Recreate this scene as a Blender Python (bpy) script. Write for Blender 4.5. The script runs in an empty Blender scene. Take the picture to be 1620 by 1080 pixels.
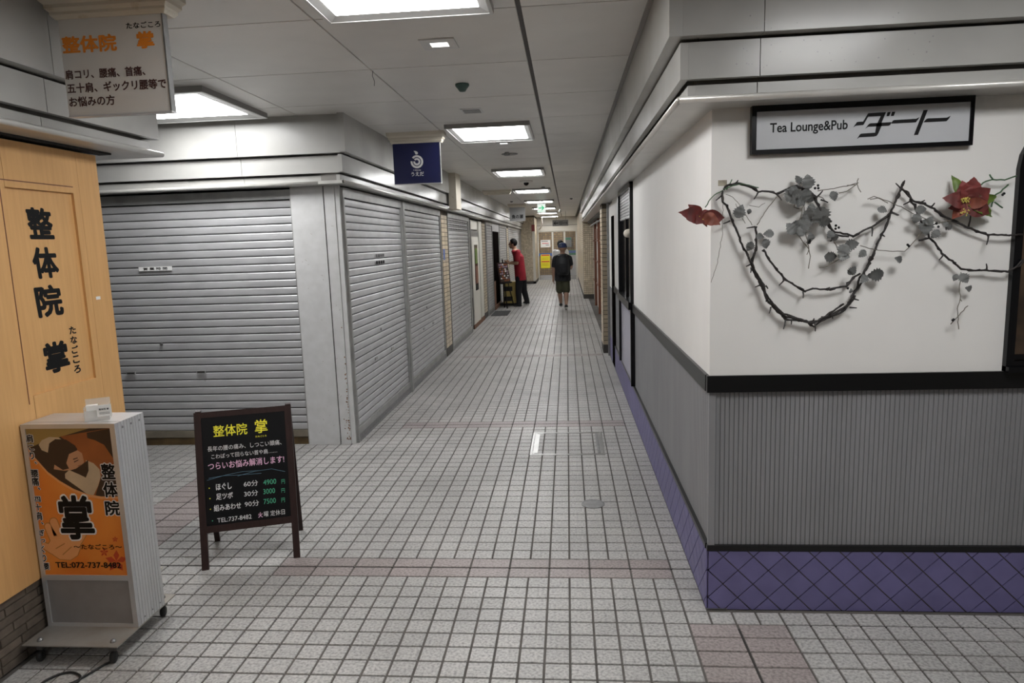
import bpy, bmesh, math, random
from mathutils import Vector, Matrix
import numpy as np
random.seed(7)
PI = math.pi
SC = bpy.context.scene
COL = SC.collection

# ------------------------------------------------------------------ camera
H = 1.64
YAW, PITCH, ROLL = -0.08440682, 0.14456173, -0.03331175
FPX = 1073.82
def basis():
    cy, sy, cp, sp = math.cos(YAW), math.sin(YAW), math.cos(PITCH), math.sin(PITCH)
    f = Vector((sy*cp, cy*cp, -sp)); r = Vector((cy, -sy, 0)); u = r.cross(f)
    cr, sr = math.cos(ROLL), math.sin(ROLL)
    return cr*r+sr*u, -sr*r+cr*u, f
CR, CU, CF = basis()
cd = bpy.data.cameras.new('camera'); cd.sensor_width = 36; cd.lens = FPX/1620*36
cam = bpy.data.objects.new('camera', cd); COL.objects.link(cam)
cam.matrix_world = Matrix(((CR.x, CU.x, -CF.x, 0), (CR.y, CU.y, -CF.y, 0), (CR.z, CU.z, -CF.z, H), (0, 0, 0, 1)))
cd.clip_start = .05; cd.clip_end = 100
SC.camera = cam
# ------------------------------------------------------------------ world, exposure
w = bpy.data.worlds.new('world'); SC.world = w; w.use_nodes = True
w.node_tree.nodes['Background'].inputs[0].default_value = (.5, .5, .5, 1)
w.node_tree.nodes['Background'].inputs[1].default_value = .05
SC.view_settings.view_transform = 'Standard'; SC.view_settings.look = 'None'
SC.view_settings.gamma = 1; SC.view_settings.use_curve_mapping = False
SC.view_settings.exposure = 0.0
LAMP = 22.0            # radiance of the fluorescent diffusers
SC.cycles.max_bounces = 8; SC.cycles.diffuse_bounces = 5
SC.cycles.sample_clamp_indirect = 6

# ------------------------------------------------------------------ measuring: a photo point on a known plane of the place
def ray(x, y): return (x-810)/FPX*CR-(y-540)/FPX*CU+CF
CAMP = Vector((0, 0, H))
def onz(x, y, z=0):
    d = ray(x, y); return CAMP+d*((z-H)/d.z)
def onx(x, y, X):
    d = ray(x, y); return CAMP+d*(X/d.x)
def ony(x, y, Y):
    d = ray(x, y); return CAMP+d*(Y/d.y)
class Plane:
    def __init__(s, O, U, V):
        s.O, s.U, s.V = Vector(O), Vector(U).normalized(), Vector(V).normalized(); s.N = s.U.cross(s.V)
    def uv(s, x, y):
        d = ray(x, y); t = (s.O-CAMP).dot(s.N)/d.dot(s.N); q = CAMP+d*t-s.O
        return q.dot(s.U), q.dot(s.V)
    def at(s, u, v, n=0): return s.O+s.U*u+s.V*v+s.N*n

# ------------------------------------------------------------------ materials
def mat(name, col, rough=.6, metal=0., noise=0., nscale=8., bump=0., bscale=60., stretch=(1, 1, 1), col2=None, rnd=0., spec=.5, emit=0., alpha=1, rnd_island=False, ramp=(.35, .65), obj=False, coat=0):
    m = bpy.data.materials.new(name); m.use_nodes = True; nt = m.node_tree; N = nt.nodes; L = nt.links
    b = N['Principled BSDF']
    b.inputs['Roughness'].default_value = rough; b.inputs['Metallic'].default_value = metal
    b.inputs['Specular IOR Level'].default_value = spec; b.inputs['Base Color'].default_value = (*col, 1)
    b.inputs['Coat Weight'].default_value = coat
    if emit:
        b.inputs['Emission Color'].default_value = (*col, 1); b.inputs['Emission Strength'].default_value = emit
    if alpha < 1: b.inputs['Alpha'].default_value = alpha
    geo = N.new('ShaderNodeNewGeometry'); mp = N.new('ShaderNodeMapping'); mp.inputs['Scale'].default_value = stretch
    if obj:
        tc = N.new('ShaderNodeTexCoord'); L.new(tc.outputs['Object'], mp.inputs[0])
    else: L.new(geo.outputs['Position'], mp.inputs[0])
    out = None
    if noise or col2:
        n = N.new('ShaderNodeTexNoise'); n.inputs['Scale'].default_value = nscale; n.inputs['Detail'].default_value = 5
        L.new(mp.outputs[0], n.inputs['Vector'])
        rp = N.new('ShaderNodeMapRange'); rp.inputs[1].default_value, rp.inputs[2].default_value = ramp
        L.new(n.outputs['Fac'], rp.inputs[0])
        mx = N.new('ShaderNodeMix'); mx.data_type = 'RGBA'
        c2 = col2 or tuple(c*(1-noise) for c in col)
        mx.inputs[6].default_value = (*col, 1); mx.inputs[7].default_value = (*c2, 1)
        L.new(rp.outputs[0], mx.inputs[0]); out = mx.outputs[2]
    if rnd:
        if rnd_island: src = geo.outputs['Random Per Island']
        else: src = N.new('ShaderNodeObjectInfo').outputs['Random']
        mr = N.new('ShaderNodeMapRange'); mr.inputs[3].default_value = 1-rnd; mr.inputs[4].default_value = 1+rnd*.5
        L.new(src, mr.inputs[0])
        m2 = N.new('ShaderNodeMix'); m2.data_type = 'RGBA'; m2.blend_type = 'MULTIPLY'; m2.inputs[0].default_value = 1
        if out: L.new(out, m2.inputs[6])
        else: m2.inputs[6].default_value = (*col, 1)
        L.new(mr.outputs[0], m2.inputs[7]); out = m2.outputs[2]
    if out: L.new(out, b.inputs['Base Color'])
    if bump:
        n = N.new('ShaderNodeTexNoise'); n.inputs['Scale'].default_value = bscale; n.inputs['Detail'].default_value = 3
        L.new(mp.outputs[0], n.inputs['Vector'])
        bp = N.new('ShaderNodeBump'); bp.inputs['Strength'].default_value = bump; bp.inputs['Distance'].default_value = .002
        L.new(n.outputs['Fac'], bp.inputs['Height']); L.new(bp.outputs[0], b.inputs['Normal'])
    return m

def floor_mat(name, c, island):
    """speckled granite-look ceramic tile with large soft dirt"""
    m = mat(name, c, rough=.42, col2=tuple(x*.42 for x in c), nscale=85, ramp=(.40, .74), rnd=.07, rnd_island=island, bump=.3, bscale=220)
    nt = m.node_tree; N = nt.nodes; L = nt.links; b = N['Principled BSDF']
    src = b.inputs['Base Color'].links[0].from_socket
    g = N.new('ShaderNodeNewGeometry'); n = N.new('ShaderNodeTexNoise'); n.inputs['Scale'].default_value = 1.6; n.inputs['Detail'].default_value = 6
    L.new(g.outputs['Position'], n.inputs['Vector'])
    mr = N.new('ShaderNodeMapRange'); mr.inputs[1].default_value = .3; mr.inputs[2].default_value = .7; mr.inputs[3].default_value = .78; mr.inputs[4].default_value = 1.08
    L.new(n.outputs['Fac'], mr.inputs[0])
    m2 = N.new('ShaderNodeMix'); m2.data_type = 'RGBA'; m2.blend_type = 'MULTIPLY'; m2.inputs[0].default_value = 1
    L.new(src, m2.inputs[6]); L.new(mr.outputs[0], m2.inputs[7]); L.new(m2.outputs[2], b.inputs['Base Color'])
    return m

GT = (.47, .46, .445); PT = (.375, .325, .315)
M = dict(
 tile=floor_mat('floor_tile_grey', GT, False), tile_s=floor_mat('floor_tile_grey_joined', GT, True),
 pink=floor_mat('floor_tile_pink', PT, False), pink_s=floor_mat('floor_tile_pink_joined', PT, True),
 grout=mat('grout', (.11, .10, .09), .85, noise=.5, nscale=4, ramp=(.3, .7)),
 joint=mat('joint_filler', (.03, .027, .025), .9),
 ceil=mat('ceiling_board', (.74, .72, .685), .38, noise=.07, nscale=3, bump=.12, bscale=90, rnd=.05),
 ceilback=mat('ceiling_groove', (.10, .095, .09), .8),
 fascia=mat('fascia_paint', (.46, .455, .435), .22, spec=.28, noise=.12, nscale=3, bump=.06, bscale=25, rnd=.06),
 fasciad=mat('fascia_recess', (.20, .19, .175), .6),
 lip=mat('fascia_lip', (.60, .59, .56), .3, metal=.25, noise=.1),
 slat=mat('shutter_slat', (.53, .53, .54), .38, metal=.2, noise=.14, nscale=5, stretch=(1, 1, 3), rnd=.05),
 slatgroove=mat('shutter_groove', (.05, .05, .05), .8),
 rail=mat('shutter_rail', (.40, .40, .39), .42, metal=.4, noise=.25, nscale=6),
 railbrown=mat('bottom_bar_brown', (.30, .26, .20), .5, metal=.3, noise=.3, nscale=8),
 kick=mat('kick_plate_gold', (.12, .075, .03), .5, noise=.5, nscale=7),
 pillarw=mat('pillar_white_paint', (.62, .62, .62), .45, col2=(.55, .55, .545), nscale=12, ramp=(.3, .7)),
 rust=mat('rust', (.22, .09, .03), .9, noise=.5, nscale=90),
 beige=mat('beige_tile', (.60, .50, .36), .3, rnd=.22, noise=.15, nscale=20),
 beige_s=mat('beige_tile_joined', (.60, .51, .38), .3, rnd=.22, rnd_island=True),
 brown_s=mat('brown_tile_joined', (.36, .22, .08), .35, rnd=.3, rnd_island=True),
 darkgrout=mat('dark_grout', (.10, .085, .065), .9),
 plinth=mat('dark_plinth', (.06, .055, .05), .6),
 white=mat('wall_white', (.80, .785, .76), .55, noise=.05, nscale=2.5, bump=.1, bscale=140),
 ribgrey=mat('rib_grey', (.26, .26, .27), .5, noise=.12, nscale=6, stretch=(1, 1, .3)),
 ribback=mat('rib_back', (.16, .16, .165), .6),
 black=mat('black_gloss', (.004, .004, .005), .25, spec=.3),
 blackrail=mat('black_rail', (.006, .006, .0065), .32, spec=.4),
 purple=mat('purple_tile', (.155, .14, .30), .45, noise=.15, nscale=9, rnd=.06, bump=.1, bscale=60),
 purplerib=mat('purple_rib', (.20, .19, .235), .5),
 wood=mat('pale_wood', (.68, .39, .155), .5, col2=(.60, .335, .125), nscale=5, stretch=(14, 14, .8), ramp=(.3, .75)),
 woodred=mat('red_brown_wood', (.20, .07, .035), .45, noise=.3, nscale=6, stretch=(8, 8, 1)),
 brick=mat('brown_brick', (.17, .135, .105), .7, noise=.3, nscale=25, rnd=.28),
 boardframe=mat('board_frame', (.030, .014, .012), .45, spec=.3, noise=.3, nscale=10, stretch=(6, 6, 1)),
 chalkb=mat('chalkboard', (.004, .004, .005), .42, spec=.22, noise=.2, nscale=12),
 alu=mat('aluminium', (.62, .62, .63), .38, metal=.55, noise=.08, nscale=8),
 alud=mat('aluminium_ridge', (.45, .45, .46), .45, metal=.5),
 plate=mat('base_plate', (.40, .385, .36), .4, metal=.5, col2=(.30, .26, .21), nscale=7, ramp=(.35, .75)),
 greypanel=mat('grey_panel', (.27, .255, .25), .5, noise=.15, nscale=10),
 caster=mat('caster', (.08, .075, .07), .5, metal=.2),
 signw=mat('sign_white', (.68, .665, .64), .4, noise=.05, nscale=5),
 signgrey=mat('sign_grey', (.22, .22, .22), .4),
 cap=mat('capital_cream', (.62, .57, .48), .5, col2=(.42, .32, .2), nscale=14, ramp=(.62, .8)),
 navy=mat('sign_navy', (.012, .016, .075), .3),
 acryl=mat('sign_acrylic', (.50, .51, .53), .35, noise=.1, nscale=3),
 ink=mat('ink_black', (.006, .006, .0065), .6, spec=.2), inkbrown=mat('ink_brown', (.06, .02, .018), .5),
 inkorange=mat('ink_orange', (.85, .27, .02), .5), inkwhite=mat('ink_white', (.80, .80, .80), .6),
 chy=mat('chalk_yellow', (.85, .80, .05), .8), chw=mat('chalk_white', (.72, .72, .72), .8), chp=mat('chalk_pink', (.80, .50, .68), .8),
 chg=mat('chalk_green', (.08, .42, .25), .8), chb=mat('chalk_blue', (.12, .22, .30), .8),
 p_or=mat('print_orange', (.74, .20, .025), .35, col2=(.80, .29, .05), nscale=4), p_or2=mat('print_light_orange', (.78, .36, .14), .4),
 p_line=mat('print_brown_line', (.45, .19, .04), .4), p_dk=mat('print_dark', (.035, .02, .015), .35), p_brown=mat('print_brown', (.36, .11, .03), .35, col2=(.2, .06, .02), nscale=5),
 p_gold=mat('print_gold', (.32, .22, .07), .35), p_skin=mat('print_skin', (.55, .30, .17), .4), p_cream=mat('print_cream', (.62, .50, .34), .4, noise=.2, nscale=12),
 p_red=mat('print_red', (.55, .07, .02), .4), p_lip=mat('print_dark_skin', (.33, .14, .08), .4),
 paper=mat('paper', (.80, .80, .78), .6), yellow=mat('notice_yellow', (.85, .75, .03), .5), red=mat('notice_red', (.6, .04, .06), .5),
 blue=mat('stripe_blue', (.07, .14, .42), .5), green=mat('stripe_green', (.04, .25, .12), .5),
 lamp=mat('lamp_diffuser', (1, 1, 1), .5, emit=LAMP), lampw=mat('lamp_frame', (.62, .62, .61), .4), lampd=mat('lamp_side', (.26, .25, .24), .5),
 dlamp=mat('downlight_glow', (1, .98, .93), .5, emit=3.5), exitw=mat('exit_face', (.9, 1, .94), .5, emit=.8), exitg=mat('exit_green', (.05, .62, .27), .5, emit=.7),
 steel=mat('steel', (.42, .42, .41), .33, metal=.95, noise=.1), dsteel=mat('dull_steel', (.28, .28, .28), .4, metal=.7, noise=.2, nscale=30),
 rubber=mat('rubber', (.012, .012, .012), .6), bluegreen=mat('detector_green', (.05, .10, .09), .5),
 glass=mat('dark_glass', (.008, .008, .008), .12, spec=.35), brownglass=mat('brown_glass', (.085, .055, .035), .3, col2=(.03, .02, .014), nscale=7, ramp=(.35, .6)),
 clear=mat('clear_plastic', (.75, .75, .73), .15, alpha=.35), mirror=mat('kick_steel', (.6, .6, .6), .25, metal=.9),
 twig=mat('twig', (.018, .014, .013), .6, bump=.5, bscale=120), vine=mat('vine', (.16, .145, .12), .8), gvine=mat('green_vine', (.05, .11, .05), .6),
 leafg=mat('leaf_grey', (.185, .19, .185), .75, noise=.35, nscale=40, rnd=.4), leafd=mat('leaf_dark', (.09, .09, .085), .7, noise=.3, nscale=40),
 leafgreen=mat('leaf_green', (.12, .19, .03), .5, noise=.4, nscale=30), petal=mat('petal_red', (.20, .035, .03), .65, col2=(.11, .025, .022), nscale=28, rnd=.25),
 petal2=mat('petal_orange', (.23, .06, .035), .6, noise=.3, nscale=30), stamen=mat('stamen', (.55, .45, .10), .6),
 skin=mat('skin', (.40, .235, .155), .55, obj=True), skin2=mat('skin_tan', (.33, .20, .14), .55), hair=mat('hair_black', (.006, .0055, .006), .75, spec=.2, bump=.5, bscale=200),
 shirtred=mat('cloth_red', (.36, .012, .028), .8, noise=.25, nscale=9, bump=.6, bscale=14), clothblack=mat('cloth_black', (.010, .011, .014), .85, bump=.5, bscale=16),
 olive=mat('cloth_olive', (.048, .05, .026), .85, noise=.2, nscale=12, bump=.5, bscale=16), clothwhite=mat('cloth_white', (.72, .72, .72), .8, bump=.4, bscale=14),
 camo=mat('cap_blue_pattern', (.015, .03, .12), .7, col2=(.10, .12, .18), nscale=22, ramp=(.5, .55)), packm=mat('backpack_black', (.008, .010, .014), .55, bump=.6, bscale=20),
 shoe=mat('shoe_black', (.015, .015, .015), .5), sole=mat('sole_white', (.7, .7, .68), .6), eyem=mat('eye_dark', (.01, .008, .006), .3),
 eboard=mat('menu_photo_print', (.42, .30, .36), .4, col2=(.08, .06, .10), nscale=9, ramp=(.44, .56)), yellowbox=mat('crate_yellow', (.45, .34, .10), .5),
 mat_=mat('door_mat', (.05, .05, .05), .9, bump=.5, bscale=60), voidm=mat('unlit_interior', (.006, .005, .0045), 1, spec=0), dark=mat('dark_interior', (.02, .018, .016), .8),  brownwall=mat('brown_interior', (.16, .075, .04), .7),
 cream=mat('cream_paint', (.62, .60, .54), .5, noise=.06, nscale=3), firered=mat('alarm_red', (.20, .015, .015), .4), gluep=mat('old_glue', (.50, .45, .35), .8, noise=.5, nscale=30),
)

# ------------------------------------------------------------------ builders
ORG = {}
def orgof(p): return ORG.get(p.name, Vector((0, 0, 0))) if p else Vector((0, 0, 0))
def tag(o, label=None, cat=None, group=None, kind=None):
    if label: o['label'] = label
    if cat: o['category'] = cat
    if group: o['group'] = group
    if kind: o['kind'] = kind
    return o
def thing(name, label, cat, loc=(0, 0, 0), group=None):
    o = bpy.data.objects.new(name, None); COL.objects.link(o); o.location = loc; o.empty_display_size = .05
    ORG[o.name] = Vector(loc); return tag(o, label, cat, group)
def put(mesh, name, parent, loc=None, rot=None):
    """link one object (sharing mesh data); loc is a world position"""
    o = bpy.data.objects.new(name, mesh); COL.objects.link(o)
    if parent: o.parent = parent
    wl = Vector(loc) if loc is not None else Vector((0, 0, 0))
    ORG[o.name] = wl; o.location = wl-orgof(parent)
    if rot is not None: o.rotation_euler = rot
    return o
class MB:
    def __init__(s): s.v = []; s.f = []
    def add(s, vs, fs):
        k = len(s.v); s.v += [tuple(v) for v in vs]; s.f += [tuple(i+k for i in f) for f in fs]; return s
    def box(s, x0, x1, y0, y1, z0, z1, c=0):
        if x0 > x1: x0, x1 = x1, x0
        if y0 > y1: y0, y1 = y1, y0
        if z0 > z1: z0, z1 = z1, z0
        s.add([(x0, y0, z0), (x1, y0, z0), (x1, y1, z0), (x0, y1, z0), (x0, y0, z1), (x1, y0, z1), (x1, y1, z1), (x0, y1, z1)],
              [(0, 3, 2, 1), (4, 5, 6, 7), (0, 1, 5, 4), (1, 2, 6, 5), (2, 3, 7, 6), (3, 0, 4, 7)]); return s
    def obox(s, O, A, B, C):
        """box spanned from O by the vectors A, B, C"""
        O, A, B, C = map(Vector, (O, A, B, C))
        P = [O, O+A, O+A+B, O+B, O+C, O+A+C, O+A+B+C, O+B+C]
        F = [(0, 3, 2, 1), (4, 5, 6, 7), (0, 1, 5, 4), (1, 2, 6, 5), (2, 3, 7, 6), (3, 0, 4, 7)]
        if A.cross(B).dot(C) < 0: F = [f[::-1] for f in F]
        return s.add(P, F)
    def pad(s, O, A, B, N, h, c):
        """raised tile: chamfered slab on the parallelogram O,A,B rising h along N"""
        O, A, B, N = map(Vector, (O, A, B, N)); a = A.normalized()*c; b = B.normalized()*c
        lo = [O, O+A, O+A+B, O+B]; hi = [O+a+b+N*h, O+A-a+b+N*h, O+A+B-a-b+N*h, O+B+a-b+N*h]
        F = [(4, 5, 6, 7), (0, 1, 5, 4), (1, 2, 6, 5), (2, 3, 7, 6), (3, 0, 4, 7)]
        if A.cross(B).dot(N) < 0: F = [f[::-1] for f in F]
        return s.add(lo+hi, F)
    def prism(s, poly, P0, A, B, D):
        """extrude polygon (a,b pairs along vectors A,B from P0) by vector D"""
        P0, A, B, D = map(Vector, (P0, A, B, D)); n = len(poly)
        ar = sum(poly[i][0]*poly[(i+1) % n][1]-poly[(i+1) % n][0]*poly[i][1] for i in range(n))
        if (A.cross(B).dot(D) < 0) != (ar < 0): poly = poly[::-1]
        v = [P0+A*a+B*b for a, b in poly]; v += [p+D for p in v]
        return s.add(v, [tuple(range(n))[::-1], tuple(range(n, 2*n))]+[(i, (i+1) % n, (i+1) % n+n, i+n) for i in range(n)])
    def tube(s, pts, r, n=6, caps=True):
        pts = [Vector(p) for p in pts]; rs = r if isinstance(r, (list, tuple)) else [r]*len(pts); k0 = len(s.v); ref = None
        for i, p in enumerate(pts):
            t = (pts[min(i+1, len(pts)-1)]-pts[max(i-1, 0)]).normalized()
            if ref is None: ref = t.orthogonal().normalized()
            a = (ref-t*ref.dot(t)).normalized(); ref = a; b = t.cross(a)
            for k in range(n): s.v.append(tuple(p+(a*math.cos(2*PI*k/n)+b*math.sin(2*PI*k/n))*rs[i]))
        for i in range(len(pts)-1):
            for k in range(n): q = k0+i*n; s.f.append((q+k, q+(k+1) % n, q+n+(k+1) % n, q+n+k))
        if caps: s.f.append(tuple(k0+k for k in range(n))[::-1]); s.f.append(tuple(k0+(len(pts)-1)*n+k for k in range(n)))
        return s
    def lathe(s, prof, c, axis=(0, 0, 1), n=20):
        """prof = (radius, height) pairs"""
        ax = Vector(axis).normalized(); a = ax.orthogonal().normalized(); b = ax.cross(a); c = Vector(c); k0 = len(s.v)
        for r, h in prof:
            for k in range(n): s.v.append(tuple(c+ax*h+(a*math.cos(2*PI*k/n)+b*math.sin(2*PI*k/n))*max(r, 1e-4)))
        for i in range(len(prof)-1):
            for k in range(n): q = k0+i*n; s.f.append((q+k, q+(k+1) % n, q+n+(k+1) % n, q+n+k))
        s.f.append(tuple(k0+k for k in range(n))[::-1]); s.f.append(tuple(k0+(len(prof)-1)*n+k for k in range(n))); return s
    def ball(s, c, r, n=10, sc=(1, 1, 1)):
        k0 = len(s.v); m = n//2+1
        for i in range(m+1):
            th = PI*i/m
            for k in range(n):
                ph = 2*PI*k/n; s.v.append((c[0]+r*sc[0]*math.sin(th)*math.cos(ph), c[1]+r*sc[1]*math.sin(th)*math.sin(ph), c[2]+r*sc[2]*math.cos(th)))
        for i in range(m):
            for k in range(n): q = k0+i*n; s.f.append((q+k, q+n+k, q+n+(k+1) % n, q+(k+1) % n))
        return s
    def poly(s, plane, pts, n=0):
        """flat polygon on a plane, uv points"""
        k = len(pts); ar = sum(pts[i][0]*pts[(i+1) % k][1]-pts[(i+1) % k][0]*pts[i][1] for i in range(k))
        if ar < 0: pts = pts[::-1]
        return s.add([plane.at(u, v, n) for u, v in pts], [tuple(range(k))])
    def mesh(s, name, m, org=Vector((0, 0, 0)), smooth=False):
        me = bpy.data.meshes.new(name); me.from_pydata([(v[0]-org[0], v[1]-org[1], v[2]-org[2]) for v in s.v], [], s.f)
        me.materials.append(M[m] if isinstance(m, str) else m)
        if smooth: me.shade_smooth()
        return me
    def build(s, name, m, parent=None, smooth=False, at=None):
        """one mesh object; its origin sits at `at` (default: the parent's base)"""
        wl = Vector(at) if at is not None else orgof(parent)
        return put(s.mesh(name, m, wl, smooth), name, parent, wl)
def struct(o): o['kind'] = 'structure'; return o
def bx(name, m, parent, *a, **k): return MB().box(*a).build(name, m, parent, **k)

_tc = {}
def glyphs(s, bold=0., vertical=False):
    key = (s, 0)
    if key in _tc: return _tc[key]
    c = bpy.data.curves.new('t', 'FONT'); c.body = s; c.size = 1; c.resolution_u = 3
    o = bpy.data.objects.new('t', c); COL.objects.link(o)
    dg = bpy.context.evaluated_depsgraph_get(); me = bpy.data.meshes.new_from_object(o.evaluated_get(dg))
    vs = [tuple(v.co) for v in me.vertices]; fs = [tuple(p.vertices) for p in me.polygons]
    bpy.data.objects.remove(o); bpy.data.curves.remove(c); bpy.data.meshes.remove(me)
    _tc[key] = (vs, fs); return vs, fs
def text(mb, s, plane, u0, v0, u1, v1, bold=0., n=.0006, shear=0., keep=False):
    """letters fitted to the rectangle u0..u1 x v0..v1 of a plane"""
    vs, fs = glyphs(s, bold)
    if not vs: return mb
    xs = [v[0] for v in vs]; ys = [v[1] for v in vs]; a, b, c, d = min(xs), max(xs), min(ys), max(ys)
    sx = (u1-u0)/max(b-a, 1e-6); sy = (v1-v0)/max(d-c, 1e-6)
    if keep: sy = sx = min(sx, sy)
    # heavier strokes: the same letters stacked with small shifts
    if bold:
        nn = 10; sx = (u1-u0)/(b-a+2*bold); sy = (v1-v0)/(d-c+2*bold); sh = [(bold*math.cos(2*PI*k/nn), bold*math.sin(2*PI*k/nn)) for k in range(nn)]; a -= bold; c -= bold
    else: sh = [(0, 0)]
    for i, (dx, dy) in enumerate(sh):
        P = []
        for x, y, z in vs:
            v = (y+dy-c)*sy; P.append(plane.at(u0+(x+dx-a)*sx+v*shear, v0+v, n+i*.00003))
        mb.add(P, fs)
    return mb
def ptext(mb, s, plane, xl, yl, xr, yr, hp, bold=0., n=.0006, shear=0., keep=False):
    """same, between two photo points at mid height, hp pixels tall"""
    u0, va = plane.uv(xl, yl); u1, vb = plane.uv(xr, yr); v = (va+vb)/2
    _, t = plane.uv((xl+xr)/2, (yl+yr)/2-hp/2); _, b = plane.uv((xl+xr)/2, (yl+yr)/2+hp/2); h = t-b
    return text(mb, s, plane, u0, v-h/2, u1, v+h/2, bold, n, shear, keep)

# ------------------------------------------------------------------ the floor
XR, YF = .59, 2.878          # outer corner of the lounge on the right
XL, YL = -1.83, 5.43         # outer corner of the shuttered shop on the left
XN = -2.25                   # face of the timber front near the camera
PX, PY = .1013, .0985
CEIL = 2.66
floor = struct(bx('floor', 'grout', None, -7, 4, -4, 33, -.12, -.004))
JR = {0, 28, 66, 104, 142, 180, 218}
tiles = []     # (key, x0, x1, y0, y1, pink)
gap = .0042
def blocked(x, y):
    if x > XR+.01 and y > YF+.0: return True
    if x < XL-.07 and y > YL+.05: return True
    if x < XN-.02 and y < 3.2: return True
    if y > 27 and (x < -1.3): return True
    return False
for j in range(-22, 290):
    y0 = 3.246+PY*j; y1 = y0+PY
    if y0 > 31.5: break
    i = -40
    while i < 25:
        x0 = -.021+PX*i; wdt = 1; pk = False
        if (j in JR or j+1 in JR) and -15 <= i <= 4 and i % 2: wdt = 2; pk = True
        elif j <= -6 and i in (5, 7): wdt = 2; pk = True
        elif j >= 1 and y1 < YL and i in (-27, -25): wdt = 2; pk = True
        x1 = x0+PX*wdt
        if not blocked((x0+x1)/2, (y0+y1)/2) and -4.1 < x0 < 2.6:
            gy0 = y0+gap*(1.5 if j in JR else 1)
            gx0 = x0+gap; gx1 = x1-gap
            if pk and i == 7: gx0 += .002
            tiles.append((x0, x1, gx0, gx1, gy0, y1-gap*(1.5 if j+1 in JR else 1), pk))
        i += wdt
def screen_area(t):
    x, y = (t[2]+t[3])/2, (t[4]+t[5])/2
    q = Vector((x, y, 0))-CAMP; d = q.dot(CF)
    if d < .5: return 0
    px, py = 810+FPX*q.dot(CR)/d, 540-FPX*q.dot(CU)/d
    if px < -10 or px > 1630 or py > 1095 or py < 0: return 0
    # hidden behind the lightbox or the chalkboard base
    if x < -1.85 and 2.3 < y < 3.4: return 0
    return (t[3]-t[2])/d**3
tiles.sort(key=screen_area, reverse=True)
tm = {}
for t in tiles[:290]:
    wd = round(t[3]-t[2], 4); ht = round(t[5]-t[4], 4); k = (wd, ht, t[6])
    if k not in tm: tm[k] = MB().pad((-wd/2, -ht/2, -.004), (wd, 0, 0), (0, ht, 0), (0, 0, 1), .004, .0012).mesh('floor_tile', 'pink' if t[6] else 'tile')
    put(tm[k], 'floor_tile', floor, ((t[2]+t[3])/2, (t[4]+t[5])/2, random.uniform(-.0004, .0004)), (random.uniform(-.002, .002), random.uniform(-.002, .002), 0))
a, b = MB(), MB()
for t in tiles[290:]:
    (b if t[6] else a).pad((t[2], t[4], -.004+random.uniform(-.0004, .0004)), (t[3]-t[2], 0, 0), (0, t[5]-t[4], 0), (0, 0, 1), .004, .0012)
tag(a.build('floor_tiles', 'tile_s', floor), 'grey speckled floor tiles', kind='stuff')
tag(b.build('floor_tiles', 'pink_s', floor), 'pink floor tiles along the joints', kind='stuff')
jm = MB()
for j in JR: jm.box(-1.8 if j else -2.4, .58, 3.246+PY*j-.003, 3.246+PY*j+.003, -.005, -.0015)
jm.box(.893, 3, 2.748, 2.754, -.005, -.0012).box(-2.558, -2.551, 3.3, 5.4, -.005, -.0012).box(.684, .692, 1.2, 2.72, -.005, -.0012)
jm.build('expansion_joint', 'joint', floor)

# ------------------------------------------------------------------ the ceiling
ceiling = struct(bx('ceiling', 'ceilback', None, -7, 4, -4, 33, CEIL+.008, CEIL+.15))
xs = [-6.66, -5.74, -4.81, -3.89, -2.965, -2.04, -1.115, -.19, .39, 1.32, 2.24, 3.17]
LIGHTS_Y = [-1.62, 2.25, 6.0, 9.68, 13.35, 17.1, 20.7, 24.3, 27.7]  # first one is an unseen light added behind the camera to brighten the fronts
cm = {}
for i in range(len(xs)-1):
    g0 = .011 if abs(xs[i]+.19) < .01 else .003; g1 = .011 if abs(xs[i+1]+.19) < .01 else .003
    if xs[i] == .39: g0 = .006
    for k in range(-8, 31):
        y0 = 3.15+.9*k; y1 = y0+.9
        if y1 > 30: continue
        if xs[i] >= .38 and y0 > 2.2 and y0 > 3.2: continue
        if xs[i+1] < XL-.1 and y0 > 5.5: continue
        kk = (i,)
        if kk not in cm: cm[kk] = MB().pad((xs[i]+g0, .003, 0), (xs[i+1]-xs[i]-g0-g1, 0, 0), (0, .894, 0), (0, 0, -1), .008, .0015).mesh('ceiling_panel', 'ceil')
        put(cm[kk], 'ceiling_panel', ceiling, (0, y0, CEIL+.008))
bx('ceiling_trim', 'lampd', ceiling, .372, .392, 2.7, 29.4, CEIL-.012, CEIL+.004)

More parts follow.
